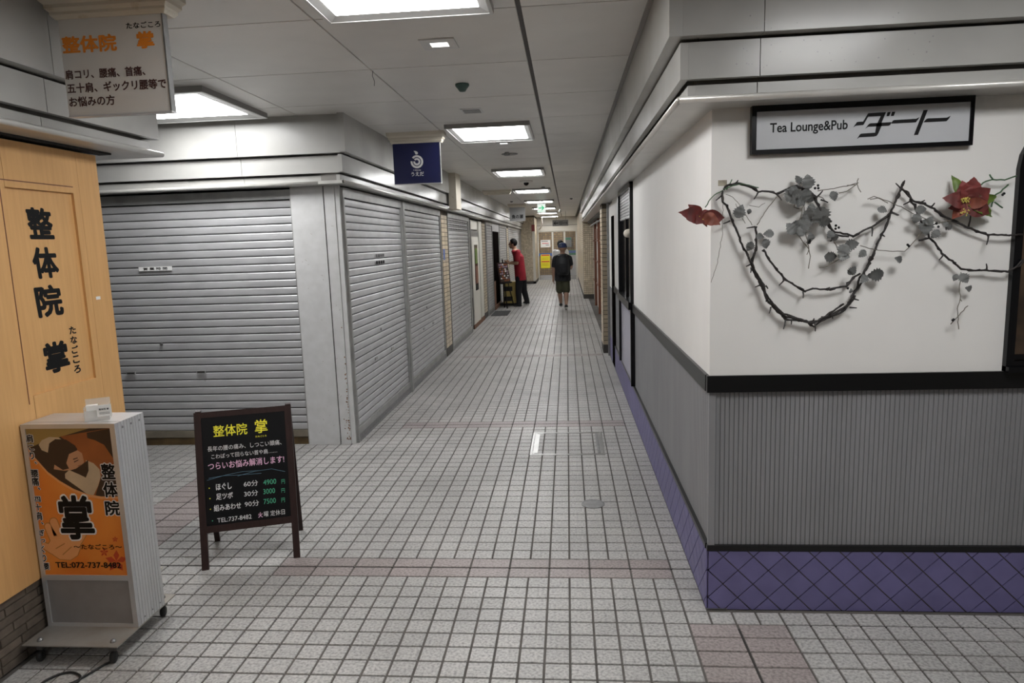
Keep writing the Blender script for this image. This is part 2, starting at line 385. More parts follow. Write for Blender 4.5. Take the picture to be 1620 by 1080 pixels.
# lights
def ceiling_light(x0, x1, y0, y1, label, e=(.09, .10), mesh=None):
    t = thing('ceiling_light', label, 'light', ((x0+x1)/2, (y0+y1)/2, CEIL), 'fluorescent ceiling lights')
    z1, z0 = CEIL+.004, CEIL-.035; f = .016
    MB().box(x0, x1, y0, y0+f, z0, z1).box(x0, x1, y1-f, y1, z0, z1).box(x0, x0+f, y0+f, y1-f, z0, z1).box(x1-f, x1, y0+f, y1-f, z0, z1).build('side', 'lampd', t)
    fl = MB(); ex, ey = e; i = [(x0+ex, y0+ey), (x1-ex, y0+ey), (x1-ex, y1-ey), (x0+ex, y1-ey)]; o = [(x0+f, y0+f), (x1-f, y0+f), (x1-f, y1-f), (x0+f, y1-f)]
    for k in range(4):
        k2 = (k+1) % 4; fl.add([(*o[k], z0), (*o[k2], z0), (*i[k2], z0+.012), (*i[k], z0+.012)], [(0, 1, 2, 3)])
    fl.box(x0, x1, y0, y0+f, z0-.003, z0).box(x0, x1, y1-f, y1, z0-.003, z0).box(x0, x0+f, y0+f, y1-f, z0-.003, z0).box(x1-f, x1, y0+f, y1-f, z0-.003, z0)
    fl.build('reflector', 'lampw', t)
    bx('diffuser', 'lamp', t, x0+ex, x1-ex, y0+ey, y1-ey, z0+.010, z0+.03)
    return t
LL = ['wide square ceiling light out of the frame behind the camera', 'nearest ceiling light, cut off by the top edge of the picture', 'second ceiling light along the corridor, beside the navy hanging sign',
      'third ceiling light along the corridor, just past the round sprinkler', 'fourth ceiling light along the corridor', 'fifth ceiling light, just above the lit exit sign', 'sixth ceiling light, partly behind the lit exit sign',
      'seventh ceiling light, just below the exit sign in the picture', 'farthest ceiling light, above the glass doors']
for y, l in zip(LIGHTS_Y, LL): ceiling_light(-1.03, -.295, y-.03, y+.86, l, (.058, .07))
ceiling_light(.98, 1.70, .98, 1.87, 'ceiling light over the right side passage, out of the frame above', (.058, .07))
ceiling_light(-3.12, -2.22, 4.2, 5.13, 'ceiling light over the side passage, beside the hanging clinic sign', (.10, .12))

def small_down(x, y, s, label):
    t = thing('downlight', label, 'light', (x, y, CEIL))
    q = MB(); z = CEIL-.006
    o = [(-s, -s), (s, -s), (s, s), (-s, s)]; i = [(-s*.82, -s*.82), (s*.82, -s*.82), (s*.82, s*.82), (-s*.82, s*.82)]; c = [(-s*.5, -s*.2), (s*.5, -s*.2), (s*.5, s*.6), (-s*.5, s*.6)]
    for k in range(4):
        k2 = (k+1) % 4
        q.add([(x+o[k][0], y+o[k][1], z), (x+o[k2][0], y+o[k2][1], z), (x+i[k2][0], y+i[k2][1], z), (x+i[k][0], y+i[k][1], z)], [(0, 1, 2, 3)])
        q.add([(x+o[k][0], y+o[k][1], z+.006), (x+o[k2][0], y+o[k2][1], z+.006), (x+o[k2][0], y+o[k2][1], z), (x+o[k][0], y+o[k][1], z)], [(0, 1, 2, 3)])
    q.build('rim', 'lampw', t)
    r = MB()
    for k in range(4):
        k2 = (k+1) % 4; r.add([(x+i[k][0], y+i[k][1], z), (x+i[k2][0], y+i[k2][1], z), (x+c[k2][0], y+c[k2][1], z+.004), (x+c[k][0], y+c[k][1], z+.004)], [(0, 1, 2, 3)])
    r.build('reflector', 'lampw', t); MB().add([(x+a_, y+b_, z+.004) for a_, b_ in c], [(3, 2, 1, 0)]).build('glowing_lens', 'dlamp', t)
small_down(-.63, 3.62, .09, 'small square recessed downlight between the two nearest ceiling lights')
small_down(-.63, 7.22, .075, 'small recessed downlight just past the second ceiling light')
MB().lathe([(.045, 0), (.045, -.012), (.03, -.03), (.02, -.045), (.004, -.048)], (-.65, 4.53, CEIL), n=20).build('heat_detector', 'bluegreen', None, True, at=(-.65, 4.53, CEIL))
tag(bpy.data.objects['heat_detector'], 'small dark green heat detector on the ceiling in front of the nearest vent', 'detector')
v = thing('ceiling_vent', 'small rectangular metal vent in the ceiling before the second light', 'vent', (-.71, 5.42, CEIL))
bx('frame', 'lampw', v, -.79, -.63, 5.33, 5.51, CEIL-.004, CEIL); bx('grille', 'dsteel', v, -.775, -.645, 5.36, 5.49, CEIL-.007, CEIL-.003)
s = thing('ceiling_speaker', 'round dark ceiling plate with a knob behind the second ceiling light', 'fixture', (-.64, 8.1, CEIL))
MB().lathe([(.095, 0), (.095, -.006), (.08, -.009)], (-.64, 8.1, CEIL), n=28).build('plate', 'dsteel', s)
MB().lathe([(.022, 0), (.035, -.02), (.03, -.035)], (-.66, 7.95, CEIL), n=14).build('knob', 'dsteel', s, True)
s = thing('ceiling_camera', 'white dome with a dark lens on the ceiling past the third light', 'camera', (-.66, 11.7, CEIL))
MB().lathe([(.11, 0), (.11, -.02), (.07, -.03)], (-.66, 11.7, CEIL), n=24).build('housing', 'signw', s, True)
MB().ball((-.66, 11.7, CEIL-.035), .045, 12).build('lens', 'black', s, True)
tag(MB().tube([(-1.108, 4.08, CEIL), (-1.112, 4.075, CEIL-.03), (-1.10, 4.07, CEIL-.06), (-1.10, 4.06, CEIL-.09)], .0016, 5).build('loose_wire', 'rubber', None), 'thin black wire dangling from a ceiling joint', 'wire')
for k, (x, y) in enumerate(((-.42, 13.1), (.13, 16.9), (-1.35, 17.2))):
    tag(MB().lathe([(.035, 0), (.035, -.02), (.012, -.035)], (x, y, CEIL), n=12).build('sprinkler', 'dsteel', None, True, at=(x, y, CEIL)),
        ['small dark sprinkler head on the ceiling before the exit sign', 'small dark sprinkler head at the right edge of the far ceiling', 'small dark sprinkler head above the grey hanging sign'][k], 'sprinkler')

# ------------------------------------------------------------------ fascia bands (run along x or y, standing p out of the wall)
BANDS = [(.197, .05, 2.372, CEIL, 'fascia_panel'), (.149, .03, 2.228, 2.361, 'fascia_panel'), (.115, .03, 2.168, 2.212, 'fascia_strip')]
def fascia(par, axis, fixed, out, s0, s1, c0, c1, joints, dp=0):
    """axis 'y': runs along y at x = fixed + out*p. c0/c1: +1 if that end turns an outer corner"""
    def B(m, p0, p1, a, b, z0, z1):
        q0, q1 = sorted((fixed+out*p0, fixed+out*p1))
        if axis == 'y': m.box(q0, q1, a, b, z0, z1)
        else: m.box(a, b, q0, q1, z0, z1)
    ex = (lambda p, th: p) if axis == 'y' else (lambda p, th: p-th-.0003)
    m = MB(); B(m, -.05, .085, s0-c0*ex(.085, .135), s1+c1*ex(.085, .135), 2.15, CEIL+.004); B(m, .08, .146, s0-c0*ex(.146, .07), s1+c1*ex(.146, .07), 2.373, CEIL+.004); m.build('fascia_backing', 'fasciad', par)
    for p, th, z0, z1, nm in BANDS:
        p += dp; e = [s0-c0*ex(p, th)]+[j for j in joints]+[s1+c1*ex(p, th)]
        for k in range(len(e)-1):
            if e[k+1]-e[k] < .02: continue
            m = MB(); B(m, p-th, p, e[k]+(.0015 if k else 0), e[k+1]-(.0015 if k < len(e)-2 else 0), z0, z1); m.build(nm, 'fascia', par)
    # rounded lip with the soffit
    p = .165+dp; m = MB(); B(m, -.05, p-.012, s0-c0*ex(p-.012, p+.038), s1+c1*ex(p-.012, p+.038), 2.141, 2.165); m.build('soffit', 'lip', par)
    q = fixed+out*(p-.012); a, b = s0-c0*(p-.012), s1+c1*(p-.012)
    pts = [(q, a, 2.153), (q, b, 2.153)] if axis == 'y' else [(a, q, 2.153), (b, q, 2.153)]
    MB().tube(pts, .013, 10).build('lip', 'lip', par, True)

# ------------------------------------------------------------------ the lounge on the right
WR = struct(MB().box(XR+.012, 3.9, YF+.012, 9.72, -.005, 2.15).box(.82, 3.9, 9.72, 19.3, -.005, 2.15).build('wall_right', 'ribback', None))
fascia(WR, 'x', YF, -1, XR, 3.9, 1, 0, [.735, 2.535])
fascia(WR, 'y', XR, -1, YF, 19.3, 1, 0, [4.68, 6.48, 8.28, 10.08, 11.9, 13.7, 15.5, 17.3])
rr = random.Random(11); m = MB()
for k in range(34):
    x = rr.uniform(.62, 1.35); up = rr.random() < .35; z = rr.uniform(2.38, 2.43) if up else rr.uniform(2.25, 2.35); q_ = rr.uniform(.0015, .0035)
    m.lathe([(q_, 0), (q_, .0004)], (x, YF-(.197 if up else .149), z), (0, -1, 0), 6)
tag(m.build('dirt_specks', 'dsteel', WR), 'small dark dirt specks', kind='stuff')
# front, facing the camera
WX1 = 3.9; FY = YF
bx('plaster', 'white', WR, XR, WX1, FY, FY+.02, 1.056, 2.15)
bx('rail', 'blackrail', WR, XR-.012, WX1, FY-.014, FY+.012, .985, 1.056)
bx('trim', 'blackrail', WR, XR-.005, WX1, FY-.008, FY+.012, .274, .298)
bx('corner_strip', 'ribgrey', WR, XR, XR+.028, FY, FY+.02, .298, .985)
m = MB(); x = XR+.03
while x < 3.85: m.prism([(0, 0), (.0012, .003), (.0158, .003), (.017, 0)], (x, FY+.012, .298), (1, 0, 0), (0, -1, 0), (0, 0, .687)); x += .0193
tag(m.build('ribs', 'ribgrey', WR), 'grey vertical ribbed cladding', kind='stuff')
# side, facing the corridor
def side(y0, y1):
    bx('plaster', 'white', WR, XR, XR+.02, y0, y1, 1.056, 2.15)
    bx('rail', 'blackrail', WR, XR-.014, XR+.012, y0, y1, .985, 1.056)
    bx('trim', 'blackrail', WR, XR-.008, XR+.012, y0, y1, .274, .298)
    m = MB(); y = y0+.002
    while y < y1-.01: m.prism([(0, 0), (.0012, .003), (.0158, .003), (.017, 0)], (XR+.012, y, .298), (0, 1, 0), (-1, 0, 0), (0, 0, .687)); y += .0193
    tag(m.build('ribs', 'ribgrey', WR), 'grey vertical ribbed cladding', kind='stuff')
side(YF+.02, 6.16); side(7.58, 8.62)
# purple plinth tiles laid diagonally
def clip(poly, a0, a1, b0, b1):
    for ax, lim, sg in ((0, a0, 1), (0, a1, -1), (1, b0, 1), (1, b1, -1)):
        out = []
        for k in range(len(poly)):
            p, q = poly[k], poly[(k+1) % len(poly)]; dp, dq = sg*(p[ax]-lim), sg*(q[ax]-lim)
            if dp >= 0: out.append(p)
            if (dp > 0 and dq < 0) or (dp < 0 and dq > 0):
                t = dp/(dp-dq); out.append((p[0]+(q[0]-p[0])*t, p[1]+(q[1]-p[1])*t))
        poly = out
        if len(poly) < 3: return []
    return poly
def plinth(O, A, N, length, parts):
    bx_ = MB(); d = .1295/2; dz = .1275/2; g = .0032; stuff = MB()
    for i in range(-1, int(length/d)+2):
        for k in range(-1, 6):
            if (i+k) % 2: continue
            cx, cz = i*d, .12-dz*1+k*dz-dz
            pl = clip([(cx-d+g, cz), (cx, cz+dz-g), (cx+d-g, cz), (cx, cz-dz+g)], .002, length, .0, .272)
            if len(pl) < 3: continue
            mm = MB().prism(pl, O, A, (0, 0, 1), tuple(Vector(N)*.006))
            if parts and cx < 3: mm.build('plinth_tile', 'purple', WR)
            else: stuff.add(mm.v, mm.f)
    if stuff.v: tag(stuff.build('plinth_tiles', 'purple', WR), 'purple plinth tiles', kind='stuff')
bx('plinth_grout', 'darkgrout', WR, XR+.0, 3.9, FY+.0, FY+.02, 0, .274)
plinth((XR, FY, 0), (1, 0, 0), (0, -1, 0), 3.3, True)
bx('plinth_grout', 'darkgrout', WR, XR+.0, XR+.02, YF, 8.62, 0, .274)
plinth((XR, FY, 0), (0, 1, 0), (-1, 0, 0), 5.74, True)
MB().box(XR-.004, XR+.085, FY-.009, FY-.004, 0, .004).build('metal_edge', 'steel', WR)

# sign of the lounge
sg = thing('lounge_sign', 'long black framed lounge sign with dark lettering on the white wall', 'sign', (1.157, FY, 1.96))
y0 = FY-.03
MB().box(.74, 1.576, y0, FY, 1.955, 1.972).box(.74, 1.576, y0, FY, 2.118, 2.145).box(.74, .758, y0, FY, 1.972, 2.118).box(1.562, 1.576, y0, FY, 1.972, 2.118).build('frame', 'black', sg)
bx('face', 'acryl', sg, .758, 1.562, y0+.006, FY, 1.972, 2.118)
PS = Plane((0, y0+.006, 0), (1, 0, 0), (0, 0, 1))
m = MB(); ptext(m, 'Tea Lounge&Pub', PS, 1218, 203.5, 1341, 200.5, 20, .02); m.build('lettering', 'ink', sg)
def lp(m, pts, sx=9., ox=1340, oy=160, n=.0008):
    return m.poly(PS, [PS.uv(ox+x/sx, oy+y/sx) for x, y in pts], n)
m = MB()
lp(m, [(85, 375), (140, 298), (165, 293), (228, 290), (300, 172), (555, 155), (480, 335), (418, 338), (480, 212), (300, 222), (232, 340), (125, 350)])
lp(m, [(255, 393), (310, 325), (330, 315), (635, 298), (612, 340), (590, 350), (300, 365)])
lp(m, [(478, 330), (405, 330), (418, 338), (398, 448), (205, 462), (185, 470), (138, 540), (175, 515), (385, 503), (420, 495), (445, 460), (500, 330)])
lp(m, [(575, 158), (622, 152), (600, 212), (560, 214)]); lp(m, [(640, 152), (688, 150), (664, 210), (622, 212)])
lp(m, [(625, 320), (650, 278), (672, 268), (985, 250), (1035, 225), (1005, 268), (978, 302)])
lp(m, [(1088, 128), (1150, 124), (1010, 480), (950, 484)])
lp(m, [(1085, 302), (1125, 256), (1150, 246), (1420, 234), (1475, 208), (1450, 250), (1415, 286)])
m.build('logo_lettering', 'ink', sg)

# arched window at the far right of the lounge front
aw = struct(thing('window_1', 'arched window with a black frame and dark brown glass at the right edge', None, (2.06, FY, 1.056)))
def arch(x0, x1, zb, zs, ht, k=14):
    c, r = (x0+x1)/2, (x1-x0)/2
    return [(x1, zb)]+[(c+r*math.cos(PI*i/k), zs+ht*math.sin(PI*i/k)) for i in range(k+1)]+[(x0, zb)]
o = arch(1.76, 2.40, 1.058, 1.86, .24); i_ = arch(1.79, 2.37, 1.10, 1.86, .21); m = MB(); n = len(o)
for k in range(n):
    k2 = (k+1) % n
    m.add([(o[k][0], FY-.025, o[k][1]), (o[k2][0], FY-.025, o[k2][1]), (i_[k2][0], FY-.025, i_[k2][1]), (i_[k][0], FY-.025, i_[k][1])], [(3, 2, 1, 0)])
    m.add([(o[k][0], FY-.025, o[k][1]), (o[k2][0], FY-.025, o[k2][1]), (o[k2][0], FY+.0, o[k2][1]), (o[k][0], FY+.0, o[k][1])], [(0, 1, 2, 3)])
    m.add([(i_[k][0], FY-.025, i_[k][1]), (i_[k2][0], FY-.025, i_[k2][1]), (i_[k2][0], FY-.003, i_[k2][1]), (i_[k][0], FY-.003, i_[k][1])], [(3, 2, 1, 0)])
m.build('window_frame', 'black', aw)
MB().add([(a_, FY-.004, b_) for a_, b_ in i_], [tuple(range(n))[::-1]]).build('pane', 'brownglass', aw)
MB().box(1.76, 2.40, FY-.045, FY, 1.056, 1.078).box(1.79, 2.37, FY-.018, FY-.003, 1.105, 1.125).build('window_sill', 'black', aw)

# service window and door of the lounge on the corridor side
sw = struct(thing('window_2', 'black framed service window with a small half-rolled shutter', None, (XR, 6.87, 0)))
m = MB()
for y in (6.16, 7.535): m.box(XR-.03, XR+.02, y, y+.04, .30, 2.12)
m.box(XR-.03, XR+.02, 6.2, 7.54, 2.09, 2.14).box(XR-.045, XR+.02, 6.2, 7.54, 1.0, 1.07).box(XR-.01, XR+.01, 6.85, 6.88, 1.07, 1.84)
m.build('window_frame', 'black', sw)
bx('dark_pane', 'glass', sw, XR+.008, XR+.02, 6.2, 7.54, 1.05, 1.85)
sm = MB().prism([(0, 0), (-.006, .006), (-.006, .022), (0, .028)], (0, 0, 0), (1, 0, 0), (0, 0, 1), (0, 1.33, 0)).mesh('slat', 'slat')
for k in range(9): put(sm, 'slat', sw, (XR-.002, 6.205, 1.83+k*.0295))
MB().tube([(XR-.01, 6.42, 1.69), (XR-.01, 6.62, 1.69)], .04, 14).build('lamp_tube', 'cap', sw, True)
m = MB(); z = .30
while z < .985: m.prism([(0, 0), (-.005, .003), (-.005, .013), (0, .016)], (XR-.002, 6.205, z), (1, 0, 0), (0, 0, 1), (0, 1.33, 0)); z += .02
tag(m.build('ribbed_panel', 'purplerib', sw), 'pale purple horizontally ribbed panel', kind='stuff')
bx('base_trim', 'blackrail', sw, XR-.008, XR+.012, 6.16, 7.58, .274, .298)
d = struct(thing('door_1', 'white lounge door with a tall black glass slit', None, (XR, 9.1, 0)))
bx('leaf', 'white', d, XR, XR+.02, 9.0, 9.62, .99, 2.1); bx('lower_leaf', 'ribgrey', d, XR, XR+.02, 9.0, 9.62, .3, .97); bx('kick', 'purple', d, XR-.003, XR+.02, 9.0, 9.62, 0, .3)
bx('glass_slit', 'voidm', d, XR-.012, XR+.018, 8.64, 9.0, .02, 1.93); bx('header', 'white', d, XR, XR+.02, 8.62, 9.0, 1.93, 2.15)
bx('jamb', 'dsteel', d, XR-.03, XR+.02, 9.62, 9.70, 0, 2.15)

# ------------------------------------------------------------------ tiled pillars
tilew = {}
def strip_tiles(par, O, A, N, width, cols, z0, z1, pitch, name='tile', m='beige', stag=False, g=.008, h=.005):
    """courses of tiles on a face from O along A, normal N"""
    A, N = Vector(A), Vector(N); w_ = width/cols; key = (name, round(w_, 4), pitch, tuple(A), m)
    if key not in tilew: tilew[key] = MB().pad(A*g*.5+Vector((0, 0, g*.5)), A*(w_-g), (0, 0, pitch-g), N, h, .0015).mesh(name, m)
    k = 0; z = z0
    while z+pitch <= z1+.001:
        for c in range(cols):
            put(tilew[key], name, par, Vector(O)+A*(c*w_)+Vector((0, 0, z)))
        z += pitch; k += 1
def tile_field(m, O, A, N, width, z0, z1, px, pz, g=.008, h=.004):
    A, N = Vector(A), Vector(N); n = int(round(width/px)); px = width/n; nz = int((z1-z0)/pz)
    for i in range(n):
        for k in range(nz): m.pad(Vector(O)+A*(i*px+g/2)+Vector((0, 0, z0+k*pz+g/2)), A*(px-g), (0, 0, pz-g), N, h, .001)
def pillar(x0, x1, y0, y1, side, label, parts=True):
    t = thing('tiled_pillar', label, 'pillar', ((x0+x1)/2, y0, 0))
    bx('core', 'darkgrout', t, x0, x1, y0, y1, .1, 2.14); bx('foot', 'plinth', t, x0-.004, x1+.004, y0-.006, y1+.004, 0, .12)
    sx = x1 if side > 0 else x0
    if parts:
        strip_tiles(t, (x0, y0, 0), (1, 0, 0), (0, -1, 0), x1-x0, 1, .122, 2.13, .063)
        strip_tiles(t, (sx, y0, 0), (0, 1, 0), (side, 0, 0), y1-y0, 2, .122, 2.13, .063)
    else:
        m = MB(); tile_field(m, (x0, y0, 0), (1, 0, 0), (0, -1, 0), x1-x0, .122, 2.13, .11, .063); tile_field(m, (sx, y0, 0), (0, 1, 0), (side, 0, 0), y1-y0, .122, 2.13, .25, .063)
        tag(m.build('tiles', 'beige_s', t), kind='stuff')
    return t
pillar(-1.90, -1.80, 9.80, 10.28, 1, 'narrow beige tiled pillar between the second and third corridor shutters')
pillar(-1.90, -1.82, 14.75, 15.25, 1, 'narrow beige tiled pillar past the cream shop door', False)
pillar(-1.90, -1.80, 20.6, 21.1, 1, 'narrow beige tiled pillar behind the man in red', False)
pillar(.505, .60, 9.86, 10.35, -1, 'narrow beige tiled pillar on the right past the lounge door')
bx('notice_strip', 'blue', None, -1.797, -1.793, 9.86, 9.98, 1.42, 1.58)
tag(bpy.data.objects['notice_strip'], 'tiny blue label stuck on the near left tiled pillar', 'label')
t = thing('wide_tiled_pillar', 'wide beige mosaic pillar at the end of the right fascia', 'pillar', (.63, 19.35, 0))
bx('core', 'darkgrout', t, .46, .82, 19.33, 19.9, .12, 2.65); bx('foot', 'plinth', t, .455, .83, 19.31, 19.9, 0, .12)
m = MB(); tile_field(m, (.46, 19.33, 0), (1, 0, 0), (0, -1, 0), .34, .12, 2.62, .0567, .0567, .007); tag(m.build('tiles', 'beige_s', t), kind='stuff')

# far right wall: mosaic, then the end
wf = struct(bx('wall_right_far', 'darkgrout', None, .462, 1.2, 19.9, 29.5, 0, CEIL))
m = MB(); tile_field(m, (.462, 19.34, 0), (0, 1, 0), (-1, 0, 0), 10.1, .1, 2.64, .115, .0567, .007); tag(m.build('tiles', 'beige_s', wf), kind='stuff')
bx('baseboard_far', 'plinth', wf, .45, .47, 19.34, 29.5, 0, .1)

# recessed shop front on the right between the pillars
sf = thing('cafe_front', 'cream panelled shop front with red-brown wooden posts behind the right pillar', 'shopfront', (.72, 14, 0))
bx('panel', 'cream', sf, .74, .78, 10.36, 19.3, 0, 2.14)
for y in (11.2, 13.2, 15.2, 17.2):
    bx('post', 'woodred', sf, .68, .75, y, y+.10, 0, 2.1)
for z in (.55, 1.1, 1.6): bx('crossbar', 'woodred', sf, .715, .745, 11.2, 19.2, z, z+.035)
bx('dark_pane', 'woodred', sf, .715, .742, 15.4, 17.0, 1.66, 1.9)
MB().tube([(.66, 10.6, 2.02), (.66, 19.0, 2.02)], .02, 8).build('awning_rod', 'dsteel', sf, True)
struct(bx('trim_1', 'fasciad', None, .59, .9, 10.36, 19.3, 2.10, 2.15))

# ------------------------------------------------------------------ roller shutters
def shutter(axis, fixed, out, s0, s1, ztop, label, zb=.065, group=None, parts=True, punched=0):
    """axis: direction along which the shutter runs; out: sign of outward normal"""
    c = (fixed, (s0+s1)/2, 0) if axis == 'y' else ((s0+s1)/2, fixed, 0)
    t = thing('roller_shutter', label, 'shutter', c, group)
    A = Vector((0, 1, 0)) if axis == 'y' else Vector((1, 0, 0)); N = Vector((out, 0, 0)) if axis == 'y' else Vector((0, out, 0))
    O = Vector((fixed, 0, 0)) if axis == 'y' else Vector((0, fixed, 0))
    L_ = s1-s0; g = .03
    MB().obox(O+A*s0-N*.02, A*L_, N*.012, (0, 0, ztop)).build('backing', 'slatgroove', t)
    for s in (s0, s1-g): MB().obox(O+A*s-N*.02, A*g, N*.04, (0, 0, ztop)).build('guide_rail', 'rail', t)
    MB().obox(O+A*(s0+g)-N*.012, A*(L_-2*g), N*.030, (0, 0, .012)).obox(O+A*(s0+g)-N*.012, A*(L_-2*g), N*.022, (0, 0, zb-.005)).build('sill', 'dsteel' if axis == 'y' else 'kick', t)
    MB().obox(O+A*(s0+g)-N*.01+Vector((0, 0, zb)), A*(L_-2*g), N*.026, (0, 0, .055)).build('bottom_bar', 'rail' if axis == 'y' else 'railbrown', t)
    pitch = .0642; prof = [(0, 0), (.006, .0015), (.0085, .009), (.0095, .03), (.0085, .049), (.005, .0555), (0, .057)]
    z = zb+.058; sm = MB().prism(prof, Vector((0, 0, 0)), N, (0, 0, 1), A*(L_-2*g-.004)).mesh('slat', 'slat')
    allm = MB()
    while z+.058 < ztop-.05:
        p = O+A*(s0+g+.002)+Vector((0, 0, z))-N*.008
        if parts: put(sm, 'slat', t, p)
        else: allm.add([Vector(v)+p for v in [q.co for q in sm.vertices]], [tuple(f.vertices) for f in sm.polygons])
        z += pitch
    if not parts: tag(allm.build('slats', 'slat', t), kind='stuff')
    MB().obox(O+A*(s0+g)-N*.015+Vector((0, 0, z)), A*(L_-2*g), N*.035, (0, 0, ztop-z)).build('header', 'rail', t)
    if punched:
        m = MB()
        for r in range(punched):
            zz = z-.0642*(r+1)+.016
            k = s0+g+.05
            while k < s1-g-.06: m.obox(O+A*k+N*.0045+Vector((0, 0, zz)), A*.05, N*.0015, (0, 0, .024)); k += .105
        tag(m.build('punched_holes', 'dark', t), kind='stuff')
    return t, O, A, N
t, O, A, N = shutter('x', YL+.03, -1, -4.7, -2.196, 2.125, 'long grey roller shutter facing the camera with an opening-hours sticker')
PSH = Plane((0, YL+.012, 0), (1, 0, 0), (0, 0, 1))
st = bx('sticker', 'paper', t, -3.575, -3.285, YL+.0135, YL+.0165, 1.505, 1.54)
m = MB(); text(m, '営 業 時 間', Plane((0, YL+.0135, 0), (1, 0, 0), (0, 0, 1)), -3.535, 1.511, -3.325, 1.534, .02); m.build('lettering', 'ink', st)
for x in (-3.787, -3.159):
    h = MB().box(x, x+.08, YL+.008, YL+.016, .628, .652).build('lift_handle', 'rail', t); bx('slot', 'dark', h, x+.008, x+.072, YL+.005, YL+.008, .635, .646)
MB().lathe([(.014, 0), (.014, .006), (.008, .008)], (-3.447, YL+.016, .883), (0, -1, 0), 16).build('lock', 'dsteel', t)
for k, (a0, a1, lb, pu) in enumerate(((5.46, 7.43, 'first one along the corridor, next to the white corner pillar', 0), (7.50, 9.72, 'second corridor shutter, just before the beige tiled pillar', 0),
        (10.32, 12.55, 'third along the corridor, with punched rows at its top', 3), (15.3, 16.55, 'narrow one just before the dark open doorway', 0),
        (18.3, 20.5, 'corridor shutter behind the picture easel', 0), (21.15, 26.9, 'last corridor shutter, behind the man in red', 0))):
    t, O, A, N = shutter('y', XL+.02, 1, a0, a1, 2.125, 'grey metal roller shutter, '+lb, group='corridor roller shutters on the left', parts=k < 3, punched=pu)
    if k < 3:
        yk = (a0+a1)/2
        MB().lathe([(.014, 0), (.014, .006), (.008, .008)], (XL+.033, yk-.1, .86), (1, 0, 0), 12).build('lock', 'dsteel', t)
        for dy in (-.35, .25): MB().box(XL+.030, XL+.036, yk+dy, yk+dy+.08, .60, .625).build('lift_handle', 'rail', t)
        if k == 0:
            PK = Plane((XL+.0335, 0, 0), (0, 1, 0), (0, 0, 1)); m = MB()
            text(m, '営業時間', PK, 6.32, 1.545, 6.62, 1.575, .02); m.build('lettering', 'ink', t); m = MB(); [m.poly(PK, [(6.32+.08*k, 1.48), (6.38+.08*k, 1.48), (6.38+.08*k, 1.51), (6.32+.08*k, 1.51)], .0006) for k in range(4)]; m.build('lettering', 'ink', t)
# post between the first two shutters
tag(bx('shutter_post', 'rail', None, XL-.02, XL+.055, 7.43, 7.50, 0, 2.125, at=(XL, 7.46, 0)), 'narrow grey metal post between the first two corridor shutters', 'post')
# corner pillar of painted steel
t = thing('corner_pillar', 'white painted steel corner pillar with rust stains between the shutters', 'pillar', (-2.02, YL, 0))
bx('wide_panel', 'pillarw', t, -2.19, -1.945, YL-.004, YL+.12, .0, 2.14)
bx('edge_strip', 'pillarw', t, -2.215, -2.188, YL+.0, YL+.10, 0, 2.14)
bx('core', 'dark', t, -2.1, -1.86, YL+.01, YL+.12, .01, 2.14)
bx('corner_panel', 'pillarw', t, -1.935, -1.850, YL-.004, YL+.10, 0, 2.14)
bx('return_panel', 'pillarw', t, -1.848, -1.812, YL+.002, YL+.028, 0, 2.14)
m = MB(); rr = random.Random(3)
for k in range(70):
    z = abs(rr.gauss(.0, .4))+.03; x = -1.853-abs(rr.gauss(0, .008)) if rr.random() < .6 else rr.uniform(-1.90, -1.86); s = rr.uniform(.002, .007)
    if z > .3 and x < -1.87: continue
    m.lathe([(s, 0), (s, .0006)], (x, YL-.004, z), (0, -1, 0), 6)
tag(m.build('rust_spots', 'rust', t), 'brown rust spots', kind='stuff')

m = MB(); rr = random.Random(21)
for k in range(26):
    x, z = rr.uniform(-2.18, -1.86), rr.uniform(.03, 1.9)
    if -1.948 < x < -1.932: continue
    a_ = rr.uniform(-1.2, 1.2); L_ = rr.uniform(.004, .02)
    m.obox((x, YL-.0045, z), (L_*math.cos(a_), 0, L_*math.sin(a_)), (-.002*math.sin(a_), 0, .002*math.cos(a_)), (0, .0005, 0))
tag(m.build('scuffs', 'railbrown', t), 'small brown scuffs', kind='stuff')
# walls of the shuttered block
wl = struct(bx('wall_left', 'dark', None, -7, XL-.08, YL+.13, 27, 0, 2.16)); 
fascia(wl, 'x', YL+.04, -1, -7, -1.87, 0, 1, [-5.9, -4.3, -2.55], -.0)
fascia(wl, 'y', -1.87, 1, YL, 27, 1, 0, [6.9, 8.7, 10.5, 12.3, 14.1, 15.9, 17.7, 19.5, 21.3, 23.1, 24.9])
tag(bx('duct_post', 'cap', None, -1.685, -1.575, 9.9, 10.35, 2.15, CEIL, at=(-1.63, 10.1, 2.15)), 'short square casing in front of the left fascia past the navy sign', 'casing')

# cream shop door and show window between shutter 3 and pillar 2
t = struct(thing('door_2', 'cream shop door with a tall narrow glass pane and brown base', None, (XL, 13.6, 0)))
bx('frame_post', 'rail', t, XL-.03, XL+.03, 12.56, 12.68, 0, 2.12); bx('side_panel', 'cream', t, XL-.03, XL-.01, 12.68, 12.95, .8, 2.0)
bx('side_base', 'brownwall', t, XL-.03, XL-.01, 12.68, 12.95, 0, .6); bx('lock_box', 'dsteel', t, XL-.03, XL+.01, 12.68, 12.98, .62, .78)
bx('transom', 'cream', t, XL-.03, XL-.01, 12.95, 14.1, 1.92, 2.1); bx('top_rail', 'dsteel', t, XL-.04, XL+.0, 12.7, 14.1, 1.78, 1.90)
bx('frame_post', 'dsteel', t, XL-.03, XL+.01, 12.95, 13.05, 0, 2.1)
bx('leaf', 'cream', t, XL-.03, XL+.012, 13.05, 14.05, .08, 1.78)
